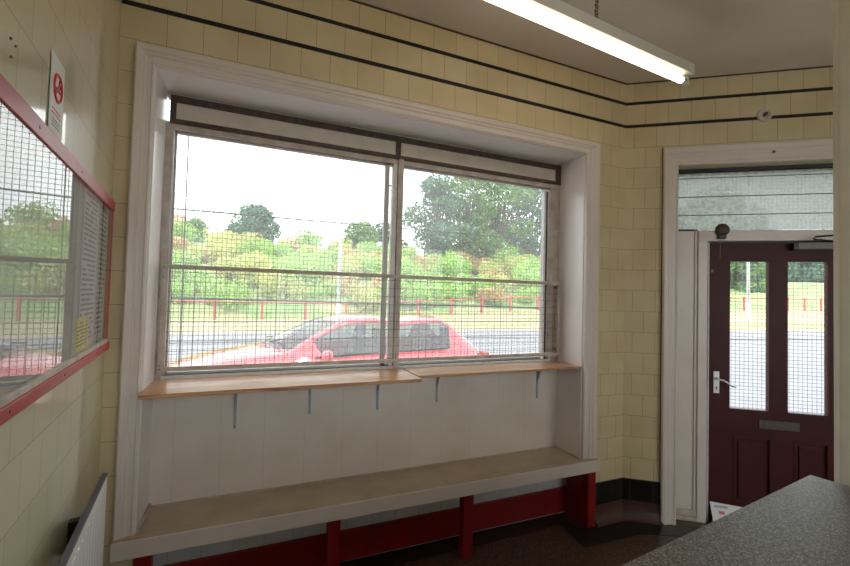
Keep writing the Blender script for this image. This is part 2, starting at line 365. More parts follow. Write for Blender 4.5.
# wall below the window (painted tiles) and back of the bench recess
b = MB(); b.box(OPX0, OPX1, YW, 0.32, 0.42, 1.085); struct(b.build('wall_panel', M['painted_tile'], uvf=UVF))
b = MB(); b.box(OPX0, -0.340, 0.20, 0.32, 0.0, 0.42); struct(b.build('wall_under_bench', M['white_tile'], uvf=UVF))
# reveals (painted linings)
b = MB(); b.box(OPX0, OPX0+0.006, 0.0, YW, 0.47, HEAD); struct(b.build('trim_7', M['reveal']))
b = MB(); b.box(OPX1-0.006, OPX1, 0.0, YW, 0.47, HEAD); struct(b.build('trim_8', M['reveal']))
b = MB(); b.box(OPX0+0.006, OPX1-0.006, 0.0, YW, HEAD-0.006, HEAD); struct(b.build('trim_9', M['reveal']))
# moulded architrave round the window: profile (t across 0 inner .. 1 outer, depth)
PROF = [(0, 0), (0, 0.018), (0.10, 0.024), (0.18, 0.020), (0.40, 0.021), (0.48, 0.027), (0.60, 0.028), (0.68, 0.035), (0.90, 0.038), (1.0, 0.032), (1.0, 0)]
def architrave(b, xi0, xi1, zi, xo0, xo1, zo, zb):
    rows = []
    for t, d in PROF:
        a = xi0+(xo0-xi0)*t; c = xi1+(xo1-xi1)*t; z = zi+(zo-zi)*t
        rows.append([b.bm.verts.new(q) for q in ((a, -d, zb), (a, -d, z), (c, -d, z), (c, -d, zb))])
    k = len(rows)
    for i in range(k):
        A, B = rows[i], rows[(i+1) % k]
        for j in range(3): b.bm.faces.new((A[j], A[j+1], B[j+1], B[j]))
    b.bm.faces.new([r_[0] for r_ in rows]); b.bm.faces.new([r_[3] for r_ in rows][::-1])
b = MB(); architrave(b, OPX0, OPX1, HEAD, -3.080, -0.284, 2.700, 0.472); struct(b.build('trim_10', M['white']))
b = MB(); architrave(b, DO0, DO1, DH, 0.250, 1.74, 2.705, 0.0); struct(place(b.build('trim_11', M['white']), *DOOR))

# dark caulk line round the outside of both architraves
b = MB(); b.box(-3.0845, -3.080, -0.006, 0, 0.47, 2.7045); b.box(-3.080, -0.284, -0.006, 0, 2.700, 2.7045); b.box(-0.284, -0.281, -0.006, 0, 0.47, 2.7045); struct(b.build('trim_13', M['dark_wood']))
b = MB(); b.box(0.247, 0.250, -0.006, 0, 0.0, 2.709); b.box(0.250, 1.74, -0.006, 0, 2.705, 2.709); struct(place(b.build('trim_14', M['dark_wood']), *DOOR))
# pillar at the end of the counter
b = MB(); b.box(0, 0.34, 0, 0.16, 0, CEIL-0.001)
pil = b.build('pillar', M['pillar'], bevel=0.006)
PIL_ANG = R(-62)
place(pil, (-0.556, -1.444, 0), PIL_ANG); struct(pil)

# ================================================================= WINDOW
win = empty('window_1', (0, 0, 0)); struct(win)
ZS = 1.085
b = MB()
b.box(OPX0+0.006, OPX1-0.006, YW+0.001, 0.31, ZS, 1.128)                 # sill rail
b.box(OPX0+0.006, OPX1-0.006, YW+0.001, 0.31, 2.418, 2.458)              # head rail of the lights
b.box(OPX0+0.006, -2.960, YW+0.001, 0.31, 1.128, 2.418)
b.box(-0.492, OPX1-0.006, YW+0.001, 0.31, 1.128, 2.418)
b.build('frame', M['sash'], win, 0.002)
b = MB(); b.box(-1.712, -1.676, YW-0.012, 0.31, 1.128, 2.458); b.build('mullion', M['sash'], win, 0.003)
b = MB(); b.box(-1.742, -1.714, YW+0.002, 0.30, 1.128, 2.418); b.build('casement_stile', M['sash_white'], win, 0.002)
b = MB(); b.box(-2.97, -1.713, YW-0.004, YW+0.02, 1.101, 1.128); b.box(-1.675, -0.47, YW-0.004, YW+0.02, 1.101, 1.128); b.build('bottom_bead', M['sash_white'], win, 0.002)
# dark beading round the blank panels over the lights
b = MB()
b.box(-2.979, OPX1-0.007, YW-0.012, YW+0.03, 2.560, 2.596); b.box(-2.979, OPX1-0.007, YW-0.012, YW+0.03, 2.449, 2.472)
for x0, x1 in ((-2.979, -2.952), (-1.732, -1.700), (-0.448, OPX1-0.007)): b.box(x0, x1, YW-0.0125, YW+0.03, 2.450, 2.595)
b.build('beading', M['dark_wood'], win)
for x0, x1 in ((-2.955, -1.73), (-1.70, -0.446)):
    b = MB(); b.box(x0, x1, YW-0.002, YW+0.02, 2.47, 2.562); b.build('blank_panel', M['panel_cream'], win)
b = MB(); b.box(OPX0+0.007, OPX1-0.007, YW+0.005, 0.31, 2.59, HEAD-0.006); b.build('head_packing', M['panel_cream'], win)
# steel casements and panes
for x0, x1 in ((-2.956, -1.743), (-1.675, -0.493)):
    b = MB(); y0, y1 = 0.268, 0.292; t = 0.016
    b.box(x0, x1, y0, y1, 1.129, 1.129+t); b.box(x0, x1, y0, y1, 2.417-t*0.7, 2.417); b.box(x0, x0+t*0.6, y0, y1, 1.129, 2.417)
    b.box(x1-0.048, x1-0.018, y0, y1, 1.129, 2.417)
    b.build('steel_casement', M['galv'], win, 0.002)
    b = MB(); b.box(x0, x1, 0.279, 0.282, 1.13, 2.416); b.build('pane', M['glass'], win)
b = MB(); b.box(-0.552, -0.536, 0.240, 0.262, 1.13, 2.40); b.box(-0.560, -0.500, 0.245, 0.256, 2.385, 2.40); b.build('casement_rail', M['sash_white'], win, 0.002)
b = MB(); b.box(-0.520, -0.512, 0.252, 0.262, 1.13, 2.40); b.build('dark_gap_strip', M['black'], win)
# casement stay studs on the steel
for z in (2.27, 1.95, 1.55):
    b = MB(); b.box(-1.765, -1.748, 0.262, 0.27, z, z+0.012); b.build('stud', M['chrome'], win)

# wire guard across the lower part of the window, inside
gd = empty('window_guard', (-1.70, 0.2, 1.10)); tag(gd, 'cream framed square wire guard fixed across the lower half of the big window', 'window guard')
def inv(o, b):   # move geometry given in world coordinates into an unrotated parent
    for v in b.bm.verts: v.co -= Vector(o.location)
    return b
GY = 0.200
b = MB(); b.box(-2.978, -0.430, GY-0.006, GY+0.010, 1.683, 1.705); inv(gd, b).build('top_bar', M['sash'], gd, 0.002)
b = MB(); b.box(-2.978, -0.430, GY-0.006, GY+0.010, 1.160, 1.183); inv(gd, b).build('bottom_bar', M['sash'], gd, 0.002)
for x0, x1 in ((-2.978, -2.948), (-0.446, -0.430)):
    b = MB(); b.box(x0, x1, GY-0.005, GY+0.011, 1.160, 1.704); inv(gd, b).build('side_bar', M['sash'], gd, 0.002)
b = MB(); x = -2.93
while x < -0.44: b.rod((x, GY, 1.165), (x, GY, 1.70), 0.0012, 4, False); x += 0.0508
z = 1.21
while z < 1.69: b.rod((-2.97, GY+0.0028, z), (-0.44, GY+0.0028, z), 0.0012, 4, False); z += 0.0508
inv(gd, b).build('wire_mesh', M['wire'], gd)
for z in (1.69, 1.64, 1.19, 1.172):
    b = MB(); b.disc((-2.968, GY-0.006, z), 0.003, -0.002, 'y', 8); inv(gd, b).build('screw', M['black'], gd)
for xx in (-2.972, -0.437):
    for zz in (1.205, 1.665):
        b = MB(); b.box(xx-0.006, xx+0.006, GY+0.008, YW+0.001, zz-0.01, zz+0.01); inv(gd, b).build('standoff', M['steel'], gd)

# security mesh outside the glass
sm = empty('security_mesh', (-1.70, 0.40, 1.0)); tag(sm, 'fine square security mesh on a thin steel frame outside the big window', 'security mesh')
b = MB(); x = -3.10; OY = 0.40
while x < -0.20: b.rod((x, OY, 0.98), (x, OY, 2.72), 0.0014, 4, False); x += 0.0254
z = 0.99
while z < 2.72: b.rod((-3.1, OY+0.0030, z), (-0.2, OY+0.0030, z), 0.0014, 4, False); z += 0.0254
inv(sm, b).build('wire_mesh', M['wire'], sm)
for p, q, rr in (((-3.1, OY-0.006, 2.022), (-0.2, OY-0.006, 2.042), 0.004), ((-3.1, OY-0.006, 1.533), (-0.2, OY-0.006, 1.503), 0.006)):
    b = MB().rod(p, q, rr, 6); inv(sm, b).build('cross_bar', M['steel'], sm)
for x in (-2.909, -0.26):
    b = MB().rod((x, OY-0.006, 0.98), (x, OY-0.006, 2.72), 0.0035, 6); inv(sm, b).build('upright_bar', M['steel'], sm)
for x, z in ((-3.05, 1.02), (-3.05, 2.68), (-0.24, 1.02), (-0.24, 2.68)):
    b = MB(); b.box(x-0.012, x+0.012, 0.3201, OY, z-0.012, z+0.012); inv(sm, b).build('fixing_lug', M['steel'], sm)

# ================================================================= SHELVES
def shelf(x0, x1, yf, z1, th, brs, label):
    t = empty('shelf_board', ((x0+x1)/2, 0.1, z1)); tag(t, label, 'shelf', 'pine shelf boards under the window')
    b = MB(); b.box(x0, x1, yf, YW-0.005, z1-th, z1); inv(t, b).build('board', M['wood'], t, 0.002)
    for x, ln in brs:
        b = MB(); b.box(x-0.007, x+0.007, YW-0.005, YW, z1-th-ln, z1-th); b.box(x-0.009, x+0.009, yf+0.05, YW, z1-th-0.003, z1-th)
        b.prism([(YW-0.003, z1-th-ln*0.6), (YW-0.003, z1-th-0.01), (YW-0.06, z1-th-0.002)], 0, x-0.002, x+0.002)
        k = inv(t, b).build('bracket', M['bracket'], t)
        b = MB(); b.disc((x, YW-0.003, z1-th-ln+0.012), 0.004, -0.002, 'y', 8); s_ = inv(t, b).build('screw', M['black'], k); s_.matrix_parent_inverse = Matrix.Identity(4)
    return t
shelf(-2.996, -1.655, -0.095, 1.112, 0.020, [(-2.612, 0.265), (-2.217, 0.22), (-1.805, 0.23)], 'left pine shelf board under the window, its right end standing proud')
shelf(-1.645, -0.404, -0.010, 1.112, 0.016, [(-1.40, 0.215), (-0.585, 0.25)], 'right, thinner pine shelf board under the window, set further back')

# ================================================================= BENCH
bn = empty('window_bench', (-1.7, 0.1, 0)); tag(bn, 'long cream painted bench on red supports built in below the window', 'bench')
b = MB(); b.box(-3.078, -0.284, -0.050, -0.002, 0.445, 0.470); b.box(OPX0+0.008, OPX1-0.008, -0.002, YW, 0.445, 0.470)
inv(bn, b).build('seat', M['bench_top'], bn, 0.004)
b = MB(); b.box(-3.080, -0.282, -0.062, -0.0505, 0.392, 0.4695); b.box(-3.06, -0.30, -0.050, -0.036, 0.392, 0.4445); inv(bn, b).build('apron', M['white'], bn, 0.003)
for x0, x1 in ((-3.0, -2.93), (-2.140, -2.075), (-1.335, -1.265)):
    b = MB(); b.box(x0, x1, -0.033, 0.02, 0.0035, 0.444); inv(bn, b).build('leg', M['red'], bn, 0.003)
b = MB(); b.box(-0.358, -0.290, -0.035, -0.002, 0.0035, 0.3915); inv(bn, b).build('end_post', M['red'], bn, 0.003)
b = MB(); b.box(-0.362, -0.342, -0.001, 0.18, 0.0035, 0.419); inv(bn, b).build('end_panel', M['red'], bn, 0.002)
b = MB(); b.box(-2.98, -0.343, 0.181, 0.199, 0.018, 0.192); inv(bn, b).build('skirting', M['red'], bn, 0.002)
# raised beads round the foot of the reveals
b = MB(); b.box(OPX0+0.007, OPX0+0.020, 0.0, YW-0.001, 0.470, 0.488); b.box(OPX0+0.02, OPX1-0.02, YW-0.012, YW-0.001, 0.470, 0.476); b.box(OPX1-0.020, OPX1-0.007, 0.0, YW-0.001, 0.470, 0.478)
struct(b.build('trim_12', M['sash']))

# ================================================================= DOOR
dr = empty('door_1', *DOOR[:1], DOOR[1]); struct(dr)
OF = 0.10
b = MB(); b.box(DO0, 0.513, OF, 0.135, 0.07, 2.108); b.build('side_panel', M['white'], dr)
b = MB(); b.box(DO0, 0.513, OF-0.028, OF+0.03, 0.0, 0.03); b.box(DO0, 0.513, OF-0.018, OF+0.03, 0.03, 0.075); b.build('worn_plinth', M['sash'], dr, 0.006)
b = MB(); b.box(0.495, 0.513, OF-0.012, 0.13, 0.07, 2.10)
b.box(0.513, 0.575, OF-0.025, 0.20, 0.0, 2.095); b.box(1.462, 1.63, OF-0.025, 0.20, 0.0, 2.095); b.box(0.513, 1.63, OF-0.025, 0.20, 2.03, 2.105)
b.build('door_frame', M['white'], dr, 0.004)
b = MB(); b.box(0.575, 0.587, OF+0.012, 0.16, 0.0, 2.03); b.box(0.575, 1.462, OF+0.012, 0.16, 2.022, 2.03); b.build('shadow_gap', M['black'], dr)
b = MB(); b.box(0.587, 0.594, OF-0.002, 0.13, 0.0, 2.022); b.build('seal_strip', M['sash_white'], dr)
# transom light
b = MB(); b.box(DO0, DO1, OF, 0.14, 2.575-0.03, 2.572) ; b.box(0.36, 0.383, OF, 0.14, 2.108, 2.56); b.box(0.383, 0.513, OF, 0.14, 2.108, 2.122); b.build('transom_bead', M['black'], dr)
b = MB(); b.box(DO0, DO1, OF+0.002, 0.14, 2.545, 2.572); b.build('transom_head', M['dark_wood'], dr)
tp = MB(); tp.box(0.383, DO1-0.01, OF+0.02, OF+0.026, 2.115, 2.55); tpo = tp.build('transom_pane', M['frosted'], dr)
b = MB()
for z in (2.504, 2.365, 2.228): b.rod((0.383, OF+0.012, z), (DO1-0.01, OF+0.012, z), 0.0035, 6)
b.build('transom_bar', M['steel'], dr)
b = MB(); x = 0.39
while x < DO1-0.02: b.rod((x, 0.17, 2.11), (x, 0.17, 2.57), 0.0012, 4, False); x += 0.0254
z = 2.12
while z < 2.56: b.rod((0.36, 0.172, z), (DO1-0.01, 0.172, z), 0.0012, 4, False); z += 0.0254
b.build('transom_mesh', M['wire'], dr)
# door leaf
OL = 0.118; lf = MB(); y0, y1 = OL, OL+0.044; LX0, LX1, LZ0, LZ1 = 0.594, 1.455, 0.012, 2.020
GX = [(0.735, 0.978), (1.092, 1.330)]; GZ = (0.822, 1.885)
PX = [(0.757, 0.990), (1.125, 1.33)]; PZ = (0.16, 0.628)
xs = sorted({LX0, LX1, *[v for g_ in GX+PX for v in g_]}); zs = sorted({LZ0, LZ1, *GZ, *PZ})
for i in range(len(xs)-1):
    for j in range(len(zs)-1):
        cx = (xs[i]+xs[i+1])/2; cz = (zs[j]+zs[j+1])/2
        if GZ[0] < cz < GZ[1] and any(g_[0] < cx < g_[1] for g_ in GX): continue
        if PZ[0] < cz < PZ[1] and any(g_[0] < cx < g_[1] for g_ in PX): lf.box(xs[i], xs[i+1], y0+0.014, y1, zs[j], zs[j+1])
        else: lf.box(xs[i], xs[i+1], y0, y1, zs[j], zs[j+1])
bmesh.ops.remove_doubles(lf.bm, verts=lf.bm.verts, dist=1e-5)
leaf = lf.build('door_leaf', M['maroon'], dr)
for g_ in PX:
    b = MB(); b.box(g_[0]+0.035, g_[1]-0.035, y0+0.005, y0+0.02, PZ[0]+0.035, PZ[1]-0.035); b.build('raised_panel', M['maroon'], leaf, 0.004)
    b = MB(); 
    for a0, a1, c0, c1 in ((g_[0], g_[1], PZ[1]-0.01, PZ[1]), (g_[0], g_[1], PZ[0], PZ[0]+0.01), (g_[0], g_[0]+0.01, PZ[0], PZ[1]), (g_[1]-0.01, g_[1], PZ[0], PZ[1])): b.box(a0, a1, y0-0.004, y0+0.014, c0, c1)
    b.build('panel_moulding', M['maroon'], leaf, 0.002)
for g_ in GX:
    b = MB(); b.box(g_[0], g_[1], y0+0.020, y0+0.024, *GZ); b.build('pane', M['door_glass'], leaf)
    b = MB(); x = g_[0]+0.012
    while x < g_[1]: b.rod((x, y0+0.012, GZ[0]), (x, y0+0.012, GZ[1]), 0.0010, 4, False); x += 0.0275
    z = GZ[0]+0.012
    while z < GZ[1]: b.rod((g_[0], y0+0.0095, z), (g_[1], y0+0.0095, z), 0.0010, 4, False); z += 0.0254
    b.build('wire_mesh', M['wire_red'], leaf)
b = MB(); b.box(0.915, 1.160, y0-0.006, y0-0.0002, 0.698, 0.758); b.box(0.945, 1.130, y0-0.010, y0-0.006, 0.708, 0.748); b.build('letter_plate', simple('dull_letter_plate', (0.07, 0.065, 0.06), 0.4), leaf, 0.002)
b = MB(); b.box(0.630, 0.667, y0-0.006, y0-0.0002, 0.925, 1.082); hp = b.build('handle_plate', M['chrome'], leaf, 0.002)
b = MB(); b.rod((0.648, y0-0.006, 1.032), (0.648, y0-0.045, 1.030), 0.009, 10); b.path([(0.648, y0-0.043, 1.030), (0.675, y0-0.047, 1.028), (0.705, y0-0.048, 1.008), (0.73, y0-0.047, 0.988), (0.755, y0-0.047, 0.985)], 0.0055, 8); b.build('lever_handle', M['chrome'], leaf)
b = MB(); b.disc((0.648, y0-0.006, 0.966), 0.006, -0.001, 'y', 10); b.box(0.6455, 0.6505, y0-0.007, y0-0.006, 0.948, 0.966); b.build('keyhole', M['black'], leaf)
b = MB(); b.box(0.612, 0.626, y0-0.004, y0-0.0002, 1.805, 1.825); b.build('latch_plate', M['brass'], leaf)
b = MB(); b.box(1.128, 1.40, y0-0.05, y0-0.0002, 1.968, 2.018); b.build('closer_body', M['closer'], leaf, 0.004)
b = MB(); b.box(1.10, 1.13, y0-0.052, y0-0.0002, 1.964, 2.012); b.build('closer_cap', M['black'], leaf, 0.003)
b = MB(); b.path([(1.36, y0-0.03, 2.024), (1.20, y0-0.10, 2.030), (1.19, y0-0.10, 2.040)], 0.007, 6); b.path([(1.20, y0-0.10, 2.048), (1.42, y0-0.03, 2.075)], 0.006, 6); b.build('closer_arm', M['black'], leaf)
# threshold
b = MB(); b.box(0.513, 1.63, OF+0.03, 0.30, 0.0, 0.011); b.build('threshold', M['closer'], dr)

# ================================================================= NOTICE BOARD on the left wall
nb = empty('notice_board', (XL, 0, 0), -ALW); tag(nb, 'long glazed notice board in a worn red frame on the left wall', 'notice board')
BX0, BX1, BZ0, BZ1 = 0.078, 2.0, 1.320, 1.950
for nm, a in (('top_rail', (BX0, BX1, 0.0, 0.022, BZ1-0.042, BZ1)), ('bottom_rail', (BX0, BX1, 0.0, 0.026, BZ0-0.005, BZ0+0.026)), ('end_stile', (BX0, BX0+0.018, 0.0, 0.019, BZ0+0.027, BZ1-0.041)), ('end_stile', (BX1-0.03, BX1, 0.0, 0.021, BZ0+0.027, BZ1-0.041))):
    b = MB(); b.box(*a); b.build(nm, M['red_frame'], nb, 0.002)
b = MB(); b.box(BX0+0.03, BX1-0.03, 0.0005, 0.006, BZ0+0.026, BZ1-0.04); b.build('backing', simple('grey_pinboard', (0.42, 0.42, 0.40), 0.7), nb)
b = MB(); b.box(BX0+0.03, BX1-0.03, 0.006, 0.022, BZ0+0.0262, BZ0+0.042); b.build('bottom_bead', M['sash'], nb, 0.001)
b = MB(); b.box(BX0+0.031, BX1-0.031, 0.0150, 0.0175, BZ0+0.042, BZ1-0.041); b.build('glass_front', M['board_glass'], nb)
for x in (0.25, 0.7, 1.1, 1.5):
    b = MB(); b.disc((x, 0.022, BZ1-0.022), 0.004, 0.001, 'y', 8); b.build('screw', M['black'], nb)
    b = MB(); b.disc((x+0.1, 0.026, BZ0+0.012), 0.003, 0.001, 'y', 8); b.build('screw', M['black'], nb)
def notice(x0, x1, z0, z1, col, label, rows, ink=(0.08, 0.08, 0.09), head=None):
    t = empty('notice_sheet', (XL, 0, 0), -ALW); tag(t, label, 'notice')
    b = MB(); b.box(x0, x1, 0.0062, 0.0070, z0, z1); b.build('sheet', simple('sheet_paper', col, 0.6), t)
    rnd = random.Random(int(x0*1000)); b = MB(); hgt = (z1-z0)/(rows+2)
    for i in range(rows):
        z = z1 - hgt*(i+1.6); x = x1-0.012                            # text starts on the left hand, far from the corner
        while x > x0+0.02:
            wd = min(rnd.uniform(0.01, 0.035), x-x0-0.01)
            if rnd.random() > 0.12: b.box(x-wd, x, 0.0070, 0.00725, z, z+hgt*0.42)
            x -= wd+0.006
    b.build('text_lines', simple('print', ink, 0.6), t)
    if head: b = MB(); b.box(x0+0.02, x1-0.02, 0.0070, 0.0073, z1-hgt*1.1, z1-hgt*0.3); b.build('heading', simple('heading_print', head, 0.6), t)
notice(0.14, 0.30, 1.37, 1.91, (0.66, 0.66, 0.54), 'pale cream list with a reddish heading nearest the corner in the notice board', 26, head=(0.35, 0.10, 0.08))
notice(0.33, 0.56, 1.37, 1.92, (0.60, 0.60, 0.60), 'tall grey sheet of small print in the middle of the notice board', 30)
notice(0.42, 0.60, 1.365, 1.475, (0.80, 0.72, 0.12), 'yellow notice at the bottom of the notice board', 7)
for o in list(bpy.data.objects):
    if o.name.startswith('notice_sheet') and o.get('label', '').startswith('yellow'): o.location += Vector((0.0012*math.sin(ALW), 0.0012*math.cos(ALW), 0))

# no smoking sign
OFS = 0.030
sg = empty('no_smoking_sign', (XL-OFS*math.sin(ALW), -OFS*math.cos(ALW), 0), -ALW); tag(sg, 'white no smoking notice above the notice board with a red barred circle', 'sign')
SX0, SX1, SZ0, SZ1 = 0.848, 0.965, 1.990, 2.168
b = MB(); b.box(SX0, SX1, 0.0325, 0.0335, SZ0-0.028, SZ1); b.build('sheet', M['paper'], sg)
redm = simple('sign_red', (0.60, 0.02, 0.03), 0.4)
scx, scz = (SX0+SX1)/2, 2.092
b = MB(); b.torus((scx, 0.0340, scz), 0.034, 0.0036, 'y', 32, 6)
for s_ in (1,): 
    d = 0.0225
    b.prism([(scx-d-0.003, scz+d-0.003), (scx-d+0.003, scz+d+0.003), (scx+d+0.003, scz-d+0.003), (scx+d-0.003, scz-d-0.003)], 1, 0.0337, 0.0352)
b.build('barred_circle', redm, sg)
b = MB(); b.prism([(scx-0.026, scz-0.008), (scx-0.026, scz-0.001), (scx+0.022, scz-0.001), (scx+0.022, scz-0.008)], 1, 0.0336, 0.0345)
b.path([(scx-0.018, 0.034, scz+0.002), (scx-0.022, 0.034, scz+0.012), (scx-0.010, 0.034, scz+0.018), (scx-0.012, 0.034, scz+0.028)], 0.0015, 6)
b.build('cigarette', M['black'], sg)
b = MB()
for z in (2.028, 2.018): b.box(SX0+0.02, SX1-0.02, 0.0336, 0.0340, z, z+0.005)
b.build('red_text', redm, sg)
b = MB()
for z in (2.004, 1.996, 1.988): b.box(SX0+0.025, SX1-0.025, 0.0336, 0.0339, z, z+0.003)
b.build('small_text', simple('grey_print', (0.3, 0.3, 0.32), 0.6), sg)
# wall plugs
for (s_, z, d), lb in zip(((1.213, 2.060, 0.003), (1.187, 2.058, 0.0025), (1.208, 2.026, 0.0025)), ('topmost dark rusty wall plug in the left wall tiles', 'rusty orange wall plug a little right of the dark one', 'lowest rusty wall plug of the three in the left wall tiles')):
    b = MB(); b.disc((0, 0.0, 0), d, 0.003, 'y', 12); o = b.build('wall_plug', M['stain']); place(o, (XL+s_*math.cos(ALW), -s_*math.sin(ALW), z), -ALW); tag(o, lb, 'wall plug')

# radiator against the left wall, its inner side showing
rd = empty('radiator', (XL, 0, 0), -ALW); tag(rd, 'white ribbed panel radiator with dark top edge on the left wall', 'radiator')
b = MB(); b.box(0.405, 1.75, 0.070, 0.082, 0.12, 0.893); x = 0.43
while x < 1.73: b.prism([(x, 0.082), (x+0.008, 0.0855), (x+0.022, 0.0855), (x+0.030, 0.082)], 2, 0.15, 0.865); x += 0.045
b.build('panel', M['radiator'], rd, 0.001)
b = MB(); b.box(0.405, 1.75, 0.067, 0.084, 0.8935, 0.903); b.build('top_grille', M['radiator_top'], rd, 0.002)
for x in (0.50, 1.55):
    b = MB(); b.box(x, x+0.03, 0.0, 0.0695, 0.70, 0.80); b.build('wall_bracket', M['black'], rd)
b = MB(); b.rod((0.44, 0.075, 0.12), (0.44, 0.075, 0.0), 0.008, 8); b.build('pipe', M['radiator'], rd)

# ================================================================= SMALL THINGS ON THE DOOR WALL
def dthing(name, s, off, z): return empty(name, dpt(s, off, z), -ADO)
t = dthing('cover_plate', 0.889, 0, 2.902); tag(t, 'round white cover plate over the lower black band above the door', 'cover plate')
b = MB(); b.disc((0, 0, 0), 0.046, 0, 'y', 28, [(0.046, 0), (0.046, -0.008), (0.042, -0.012), (0.030, -0.012), (0.028, -0.009), (0.001, -0.009)]); b.build('plate', M['panel_cream'], t)
b = MB(); b.disc((0, -0.009, 0), 0.012, -0.008, 'y', 14); b.box(-0.003, 0.018, -0.013, -0.009, 0.004, 0.018); b.build('knockout', M['dark_wood'], t)
t = dthing('door_bell', 0.659, 0.073, 2.105); tag(t, 'round brown door bell on the frame above the maroon door', 'bell')
b = MB(); b.disc((0, 0, 0.004), 0.044, 0, 'y', 28, [(0.030, 0), (0.044, -0.006), (0.046, -0.020), (0.036, -0.034), (0.012, -0.040), (0.001, -0.040)]); b.build('gong', M['brown_bell'], t)
b = MB(); b.box(-0.026, 0.022, -0.03, 0.0, -0.062, -0.030); b.build('base', M['black'], t, 0.003)
b = MB(); b.path([(0.005, -0.02, -0.06), (0.008, -0.02, -0.078)], 0.002, 6); b.path([(-0.012, -0.018, -0.082), (-0.014, -0.018, -0.20)], 0.0018, 6); b.build('striker_rod', M['brass'], t)
b = MB(); b.disc((0, -0.037, 0.004), 0.006, -0.006, 'y', 10); b.build('screw', M['black'], t)
# small nail on architrave
t = MB(); t.disc((0, 0, 0), 0.010, -0.006, 'y', 12); o = t.build('nail_head', M['brass']); place(o, dpt(0.93, -0.036, 2.63), -ADO); tag(o, 'small rusty nail head on the white board over the transom window', 'nail')
# mail on the floor by the door
t = dthing('leaflet', 0.70, 0.040, 0.0); tag(t, 'white printed leaflet leaning against the bottom of the maroon door', 'leaflet')
b = MB(); v = [b.bm.verts.new(q) for q in ((-0.10, -0.03, 0.002), (0.12, -0.02, 0.002), (0.125, 0.055, 0.138), (-0.095, 0.060, 0.150), (-0.10, -0.029, 0.002), (0.12, -0.019, 0.002), (0.125, 0.056, 0.138), (-0.095, 0.061, 0.150))]
for f in ((0, 1, 2, 3), (7, 6, 5, 4), (0, 4, 5, 1), (1, 5, 6, 2), (2, 6, 7, 3), (3, 7, 4, 0)): b.bm.faces.new([v[i] for i in f])
b.build('sheet', M['paper'], t)
def leaf_print(col, fr, nm):
    b = MB(); a0, a1, c0, c1 = fr
    P = lambda u, w_: Vector((-0.10+0.22*u, -0.0315+0.09*w_-0.0012, 0.002+0.145*w_))
    vs = [b.bm.verts.new(P(u, w_)) for u, w_ in ((a0, c0), (a1, c0), (a1, c1), (a0, c1))]; b.bm.faces.new(vs)
    ext = bmesh.ops.extrude_face_region(b.bm, geom=list(b.bm.faces)); [setattr(q, 'co', q.co+Vector((0, -0.0004, 0.0002))) for q in ext['geom'] if isinstance(q, bmesh.types.BMVert)]
    b.build(nm, simple(nm, col, 0.6), t)
leaf_print((0.35, 0.42, 0.62), (0.12, 0.5, 0.82, 0.90), 'blue_print'); leaf_print((0.6, 0.2, 0.2), (0.22, 0.38, 0.58, 0.70), 'red_print')

# ================================================================= COUNTER
ct = empty('shop_counter', (-0.618, -1.384, 0), R(7.0)); tag(ct, 'shop counter with a speckled grey laminate top beside the pillar', 'counter')
b = MB(); b.box(-1.75, 0, -0.72, 0, 0.918, 0.950); b.build('worktop', M['counter'], ct, 0.003)
b = MB(); b.box(-1.72, -0.02, -0.66, -0.03, 0.0, 0.9178); b.build('front_panel', M['maroon'], ct)
b = MB(); b.box(-1.70, -0.04, -0.0298, -0.022, 0.0, 0.10); b.build('kick_board', M['black'], ct)

# ================================================================= LAMPS
def batten(loc, rz, L, label, ch):
    t = empty('ceiling_light', loc, rz); tag(t, label, 'ceiling light', 'fluorescent battens on chains')
    b = MB(); b.prism([(-0.046, 0.030), (0.046, 0.030), (0.046, 0.088), (0.036, 0.098), (-0.036, 0.098), (-0.046, 0.088)], 0, -L/2, L/2); b.build('housing', M['lamp_body'], t, 0.002)
    for s_ in (-1, 1):
        b = MB(); x = s_*(L/2-0.012); b.box(x-0.012, x+0.012, -0.016, 0.016, -0.022, 0.030); b.build('lamp_holder', M['lamp_body'], t, 0.003)
        b = MB(); b.rod((s_*(L/2-0.055), 0, 0), (s_*(L/2-0.026), 0, 0), 0.0195, 16); b.build('tube_end', M['chrome'], t)
    b = MB(); b.rod((-L/2+0.05, 0, 0), (L/2-0.05, 0, 0), 0.019, 20); b.build('tube', M['tube'], t)
    b = MB(); b.box(0.36*L, 0.36*L+0.008, -0.02, 0.02, 0.0192, 0.030); b.build('clip', M['lamp_body'], t)
    for x in ch:
        b = MB(); top = CEIL-loc[2]; z = 0.113; i = 0
        b.torus((x, 0, z+0.004), 0.019, 0.0032, 'y', 16, 6)
        b.rod((x, 0, 0.097), (x, 0, 0.102), 0.005, 6)
        z += 0.030
        while z < top-0.012:
            b.torus((x, 0, z), 0.0098, 0.0030, 'y' if i % 2 else 'x', 10, 5); z += 0.0165; i += 1
        b.build('chain', M['brass'], t)
    return t
ax, ay = -0.19, -0.60; ang = R(4.4); L = 1.80
cx = ax - math.cos(ang)*L/2; cy = ay - math.sin(ang)*L/2
batten((cx, cy, 2.90), ang, L, 'lit fluorescent batten lamp hanging on chains in front of the window', [(-0.97-cx)/math.cos(ang), -0.62])
batten((-0.9, -3.3, 2.90), ang, 1.80, 'second lit fluorescent batten lamp behind the counter, unseen, added as fill light', [0.62, -0.62])  # out of view, added to brighten the room
batten((-1.9, -2.1, 2.90), ang, 1.80, 'third lit fluorescent batten lamp over the counter, unseen, added as fill light', [0.62, -0.62])  # another added lamp above the frame, extra interior fill

